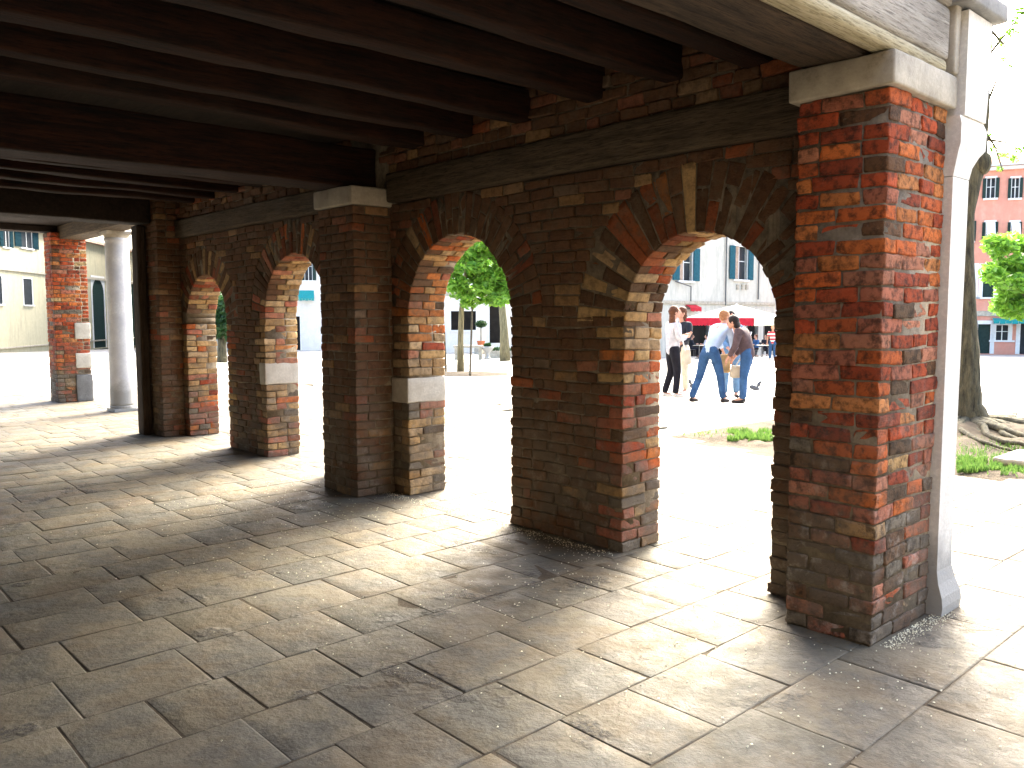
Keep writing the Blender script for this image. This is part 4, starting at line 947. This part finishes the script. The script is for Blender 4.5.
def person(label, p, ang, J, top, legs, shoe, hair, skin=SKINM, sleeve='long', hairlen=.0, group=None, scale=1.0, sub=2, skirt=False):
    """J: joint overrides in metres for a 1.72 m adult; x = own right, y = facing, z = up"""
    d = dict(pel=Vv(0, 0, .95), wst=Vv(0, 0, 1.08), chs=Vv(0, .01, 1.28), nck=Vv(0, 0, 1.46), hed=Vv(0, .03, 1.60),
             shR=Vv(.18, 0, 1.39), elR=Vv(.24, -.02, 1.12), wrR=Vv(.25, .08, .88), shL=Vv(-.18, 0, 1.39), elL=Vv(-.24, -.02, 1.12), wrL=Vv(-.25, .08, .88),
             hpR=Vv(.09, 0, .90), knR=Vv(.10, .02, .50), anR=Vv(.11, -.01, .09), hpL=Vv(-.09, 0, .90), knL=Vv(-.10, .02, .50), anL=Vv(-.11, -.01, .09))
    face = J.pop('face', Vv(0, 1, 0)).normalized(); up = J.pop('headup', Vv(0, 0, 1)).normalized(); tr = J.pop('toeR', Vv(0, 1, 0)); tl = J.pop('toeL', Vv(0, 1, 0))
    d.update(J); root = thing('person', label, 'person', p, ang, group)
    if scale != 1: d = {k: v*scale for k, v in d.items()}
    S_ = scale
    vs_ = {k: (d[k], r_*S_) for k, r_ in dict(pel=.085, wst=.085, chs=.115, nck=.055, shR=.062, elR=.042, wrR=.028, shL=.062, elL=.042, wrL=.028, hpR=.07, knR=.05, anR=.034, hpL=.07, knL=.05, anL=.038).items()}
    vs_['hed'] = (d['hed'], .06*S_)
    es = [('pel', 'wst'), ('wst', 'chs'), ('chs', 'nck'), ('nck', 'hed'), ('chs', 'shR'), ('shR', 'elR'), ('elR', 'wrR'), ('chs', 'shL'), ('shL', 'elL'), ('elL', 'wrL'), ('pel', 'hpR'), ('hpR', 'knR'), ('knR', 'anR'), ('pel', 'hpL'), ('hpL', 'knL'), ('knL', 'anL')]
    for s_, t_ in (('R', tr), ('L', tl)):
        vs_['toe'+s_] = (d['an'+s_]+t_.normalized()*.17*S_-Vv(0, 0, .05*S_), .03*S_); es.append(('an'+s_, 'toe'+s_))
    V_, F_ = skin_mesh((vs_, es), sub)
    for s_ in 'RL':      # palm with four curled fingers and a thumb
        w_ = d['wr'+s_]; e_ = d['el'+s_]; dr = (w_-e_).normalized(); side = dr.cross(face); side = side.normalized() if side.length > .1 else Vv(1, 0, 0); nrm = dr.cross(side)
        hv = {'w': (w_-dr*.02*S_, .024*S_), 'p': (w_+dr*.05*S_, .028*S_)}; he = [('w', 'p')]
        for q in range(4):
            a = w_+dr*.085*S_+side*(q-1.5)*.02*S_; l_ = [.06, .075, .07, .055][q]*S_
            hv['a%d' % q] = (a, .010*S_); hv['b%d' % q] = (a+dr*l_*.55+nrm*.012*S_, .009*S_); hv['c%d' % q] = (a+dr*l_*.85+nrm*.035*S_, .008*S_); he += [('p', 'a%d' % q), ('a%d' % q, 'b%d' % q), ('b%d' % q, 'c%d' % q)]
        hv['t'] = (w_+dr*.06*S_-side*.045*S_+nrm*.01*S_, .011*S_); hv['u'] = (w_+dr*.09*S_-side*.055*S_+nrm*.025*S_, .009*S_); he += [('p', 't'), ('t', 'u')]
        hV, hF = skin_mesh((hv, he), 1); n = len(V_); V_ += hV; F_ += [tuple(i+n for i in f) for f in hF]
    mm = MB(); x_ = face.cross(up).normalized(); y_ = up.cross(x_).normalized(); R3 = Matrix((x_, y_, up)).transposed()
    hc = d['hed']+up*.035*S_
    mm.ell(hc, (.075*S_, .095*S_, .115*S_), 14, 10, R3); mm.ell(hc+R3 @ Vv(0, .06, -.05)*S_, (.05*S_, .045*S_, .05*S_), 10, 6, R3)   # skull, jaw
    mm.ell(hc+R3 @ Vv(0, .1, -.01)*S_, (.013*S_, .02*S_, .024*S_), 8, 6, R3)                                                  # nose
    for sg in (-1, 1): mm.ell(hc+R3 @ Vv(sg*.078, -.005, -.005)*S_, (.01*S_, .02*S_, .03*S_), 8, 6, R3)                          # ears
    n = len(V_); V_ += mm.v; F_ += [tuple(i+n for i in f) for f in mm.f]; add_part(root, 'body', V_, F_, skin)
    for sg in (-1, 1): mm = MB(); mm.ell(hc+R3 @ Vv(sg*.03, .088, .012)*S_, (.011*S_, .008*S_, .007*S_), 8, 6, R3); add_part(root, 'eye', mm.v, mm.f, LENS)
    mm = MB(); mm.ell(hc+R3 @ Vv(0, .099, -.055)*S_, (.022*S_, .006*S_, .006*S_), 8, 5, R3); add_part(root, 'mouth', mm.v, mm.f, LIPS)
    mm = MB(); mm.ell(hc+R3 @ Vv(0, -.022, .022)*S_, (.09*S_, .1*S_, .112*S_), 16, 10, R3)
    if hairlen: mm.ell(hc+R3 @ Vv(0, -.05, -hairlen*.5)*S_, (.085*S_, .06*S_, (.08+hairlen*.5)*S_), 14, 10, R3)
    for i, v_ in enumerate(mm.v): mm.v[i] = tuple(Vector(v_)+Vector(noise.noise_vector(Vector(v_)*22))*.012*S_)
    add_part(root, 'hair', mm.v, mm.f, hair)
    # garments
    o_ = .022*S_
    tv = {'wst': (d['pel']-Vv(0, 0, .15*S_), .135*S_), 'w1': (d['pel'], .14*S_), 'w2': (d['wst'], .132*S_), 'chs': (d['chs'], .15*S_), 'n': (d['chs'].lerp(d['nck'], .75), .06*S_)}; te = [('wst', 'w1'), ('w1', 'w2'), ('w2', 'chs'), ('chs', 'n')]
    for s_ in 'RL':
        tv['sh'+s_] = (d['sh'+s_], .085*S_); te.append(('chs', 'sh'+s_))
        if sleeve == 'long': tv['el'+s_] = (d['el'+s_], .062*S_); tv['wr'+s_] = (d['el'+s_].lerp(d['wr'+s_], .86), .045*S_); te += [('sh'+s_, 'el'+s_), ('el'+s_, 'wr'+s_)]
        else: tv['el'+s_] = (d['sh'+s_].lerp(d['el'+s_], .7), .065*S_); te += [('sh'+s_, 'el'+s_)]
    a_, b_ = skin_mesh((tv, te), sub); add_part(root, 'top', a_, b_, top)
    lv = {'pel': (d['pel'], .128*S_), 'ws': (d['pel'].lerp(d['wst'], .8), .118*S_)}; le = [('ws', 'pel')]
    for s_ in 'RL':
        lv['hp'+s_] = (d['hp'+s_]-Vv(0, 0, .03*S_), .106*S_); lv['kn'+s_] = (d['kn'+s_], .078*S_); lv['cf'+s_] = (d['kn'+s_].lerp(d['an'+s_], .55), .068*S_); lv['an'+s_] = (d['kn'+s_].lerp(d['an'+s_], 1.03), .064*S_)
        le += [('pel', 'hp'+s_), ('hp'+s_, 'kn'+s_), ('kn'+s_, 'cf'+s_), ('cf'+s_, 'an'+s_)]
    a_, b_ = skin_mesh((lv, le), sub); add_part(root, 'trousers', a_, b_, legs)
    for s_, t_ in (('R', tr), ('L', tl)):
        an = d['an'+s_]; t_ = t_.normalized(); q = {'h': (an-Vv(0, 0, .035*S_)-t_*.05*S_, .046*S_), 'm': (an-Vv(0, 0, .045*S_)+t_*.06*S_, .044*S_), 't': (an-Vv(0, 0, .055*S_)+t_*.2*S_, .034*S_)}
        a_, b_ = skin_mesh((q, [('h', 'm'), ('m', 't')]), 1); add_part(root, 'shoe', a_, b_, shoe)
    return root
def face_ang(px_dir):   # rotation so own +y points towards a screen direction: 0 = away from camera, 90 = to the right, 180 = to camera
    return -CYAW-rad(px_dir)
# woman with brown hair, facing right, arms bent forward
person('woman with long brown hair in grey top and black trousers, leftmost in the group', at(672, 398), face_ang(75),
       dict(elR=Vv(.22, .02, 1.12), wrR=Vv(.08, .26, 1.17), elL=Vv(-.22, .02, 1.12), wrL=Vv(-.06, .28, 1.2), knR=Vv(.09, .06, .5), anR=Vv(.1, .02, .09), anL=Vv(-.1, -.12, .09), face=Vv(.1, 1, -.15)), GREYT, BLKT, SHOEW, HAIRB, hairlen=.3)
person('second woman in black jacket with a white striped strap, half behind the brown haired woman', at(681, 394), face_ang(230),
       dict(elR=Vv(.24, .08, 1.15), wrR=Vv(.1, .3, 1.12), elL=Vv(-.26, .1, 1.15), wrL=Vv(-.2, .32, 1.02), face=Vv(.2, 1, -.1)), BLKJ, BAGC, SHOEW, HAIRB, hairlen=.1)
# man in pale blue shirt leaning to the right, back to camera
man = person('man in pale blue shirt and jeans seen from behind, leaning to the right', at(709, 403), face_ang(48),
       dict(pel=Vv(0, 0, .97), wst=Vv(.02, .07, 1.08), chs=Vv(.03, .25, 1.26), nck=Vv(.03, .38, 1.42), hed=Vv(.02, .42, 1.52), shR=Vv(.2, .29, 1.34), shL=Vv(-.15, .30, 1.37), elR=Vv(.24, .36, 1.06), wrR=Vv(.2, .40, .84), elL=Vv(-.18, .50, 1.14), wrL=Vv(-.12, .58, .92),
            hpR=Vv(.1, 0, .92), knR=Vv(.17, .08, .5), anR=Vv(.22, .1, .09), hpL=Vv(-.09, -.02, .92), knL=Vv(-.17, -.05, .5), anL=Vv(-.23, -.22, .09), face=Vv(.55, 1, -.25)), SHIRTB, JEANS, SHOED, HAIRR)
# person bending in brown jacket
person('figure in dark brown jacket and jeans bending forward with a white shoulder strap', at(743, 404), face_ang(300),
       dict(pel=Vv(0, -.06, .93), wst=Vv(0, -.02, 1.05), chs=Vv(0, .06, 1.2), nck=Vv(0, .13, 1.34), hed=Vv(0, .2, 1.42), shR=Vv(.18, .06, 1.29), shL=Vv(-.18, .06, 1.29), elR=Vv(.24, .08, 1.03), wrR=Vv(.18, .22, .82), elL=Vv(-.24, .1, 1.03), wrL=Vv(-.18, .24, .82), hpR=Vv(.08, -.06, .9), hpL=Vv(-.08, -.06, .9),
            knR=Vv(.08, .02, .48), knL=Vv(-.08, -.02, .48), anR=Vv(.09, .02, .09), face=Vv(0, 1, -.5), headup=Vv(0, .35, 1)), BRNJ, JEANS, SHOED, HAIRD, hairlen=.1)
person('dark haired figure in light jeans hidden between the leaning man and the brown jacket', at(730, 398), face_ang(185),
       dict(chs=Vv(.02, .12, 1.24), nck=Vv(.05, .2, 1.38), hed=Vv(.06, .27, 1.50), shR=Vv(.19, .12, 1.33), shL=Vv(-.15, .12, 1.33), elR=Vv(.2, .2, 1.08), elL=Vv(-.17, .22, 1.06), wrR=Vv(.1, .36, .95), wrL=Vv(-.08, .36, .95), face=Vv(0, 1, -.4), headup=Vv(0, .3, 1)), JEANL, JEANL, SHOED, HAIRD, hairlen=.05)
person('person in red and white striped top and jeans standing by the parasol', at(772, 361), face_ang(200), dict(), STRIPE, JEANS, SHOED, HAIRR, sleeve='short', scale=1.0)
# bags in the group
def bag(name, label, cat, px, py, D, sx, sy, m_, strap=None):
    c = Vector(cC + ray(px, py)/CF*D); t_ = thing(name, label, cat, c, -CYAW); q = MB(); n = 7; V = []
    V_, F_ = rough_box(-sx/2, sx/2, -.05, .05, -sy/2, sy/2, .04, .02, .03, 6); V_ = V_.copy(); V_[:, 0] *= 1-.25*(V_[:, 2]/sy); mesh('body', V_, F_, m_, t_, True, local=True)
    if strap: mm = MB(); mm.tube([Vector(p_) for p_ in strap], .014, 6); mm.build('strap', STRAP, t_, local=True)
Dg = (np.array(at(722, 402))-cC) @ cF
bag('cloth_bag', 'tan cloth bag hanging from the hand of the leaning man', 'bag', 724.5, 364, Dg-.15, .2, .34, BAGT)
bag('shoulder_bag', 'cream shoulder bag with white strap on the brown jacket figure', 'bag', 735.5, 372, Dg-.25, .2, .22, BAGC, [(-.02, -.03, .08), (.14, -.14, .4), (.24, -.1, .72)])
bag('shoulder_bag', 'tan bag hanging at the hip of the woman in the black jacket', 'bag', 686, 357, Dg+.1, .18, .3, BAGC, [(-.02, -.03, .1), (-.1, -.1, .35), (-.22, -.14, .68)])
def pigeon(label, p, ang):
    t_ = thing('pigeon', label, 'bird', p, ang, 'pigeons round the group'); m = MB(); R_ = Matrix.Rotation(rad(-18), 3, 'X')
    m.ell((0, 0, .12), (.055, .11, .055), 14, 10, R_); m.ell((0, .09, .19), (.03, .04, .055), 10, 8, R_); m.ell((0, .12, .235), (.024, .03, .025), 10, 8); m.add([(-.035, -.1, .11), (.035, -.1, .11), (.045, -.24, .075), (-.045, -.24, .075), (-.035, -.1, .125), (.035, -.1, .125), (.045, -.24, .085), (-.045, -.24, .085)], [(0, 1, 2, 3), (7, 6, 5, 4), (0, 4, 5, 1), (1, 5, 6, 2), (2, 6, 7, 3), (3, 7, 4, 0)]); m.tube([(0, .145, .235), (0, .17, .228)], [.007, .002], 6)
    m.build('body', simple('pigeon_grey', (.09, .095, .11), .7, .3, 20, 0), t_, True, local=True)
    for sg in (-1, 1): m = MB(); m.tube([(sg*.025, .01, .09), (sg*.025, .02, .01), (sg*.025, .055, .004)], [.008, .006, .005], 6); m.build('leg', TERRA, t_, local=True)
pigeon('grey pigeon on the pavement left of the leaning man\'s legs', at(694, 391), face_ang(-90)); pigeon('grey pigeon on the pavement right of the brown jacket figure', at(754, 394), face_ang(95))
# seated cafe guests
sit = lambda: dict(pel=Vv(0, 0, .52), wst=Vv(0, -.01, .64), chs=Vv(0, .02, .86), nck=Vv(0, .03, 1.04), hed=Vv(0, .06, 1.18), shR=Vv(.18, .02, .97), shL=Vv(-.18, .02, .97), elR=Vv(.23, .08, .74), elL=Vv(-.23, .08, .74), wrR=Vv(.14, .3, .76), wrL=Vv(-.14, .3, .76),
                   hpR=Vv(.1, .02, .5), hpL=Vv(-.1, .02, .5), knR=Vv(.13, .42, .5), knL=Vv(-.13, .42, .5), anR=Vv(.13, .42, .09), anL=Vv(-.13, .42, .09))
gl = [(691, 357, 90, 'seated cafe guest in black at the left end of the parasol', BLKJ, HAIRB), (707, 358, 260, 'seated cafe guest in pale top left of the parasol pole', GREYT, HAIRD), (748, 357, 100, 'seated cafe guest in dark clothes right behind the brown jacket figure', BLKJ, HAIRR), (756, 358, 250, 'seated cafe guest in navy facing left beside the striped shirt', JEANS, HAIRB), (765, 356, 200, 'seated cafe guest in black just left of the striped shirt', BLKJ, HAIRD)]
for (px, py, a, lb, tp_, hr) in gl:
    p = at(px, py); person(lb, p, face_ang(a), sit(), tp_, BLKT, SHOED, hr, group='seated cafe guests', sub=1)
    cafe_chair('dark cafe chair under the '+lb.split('cafe guest ')[1].join(['guest ', '']), p, face_ang(a))
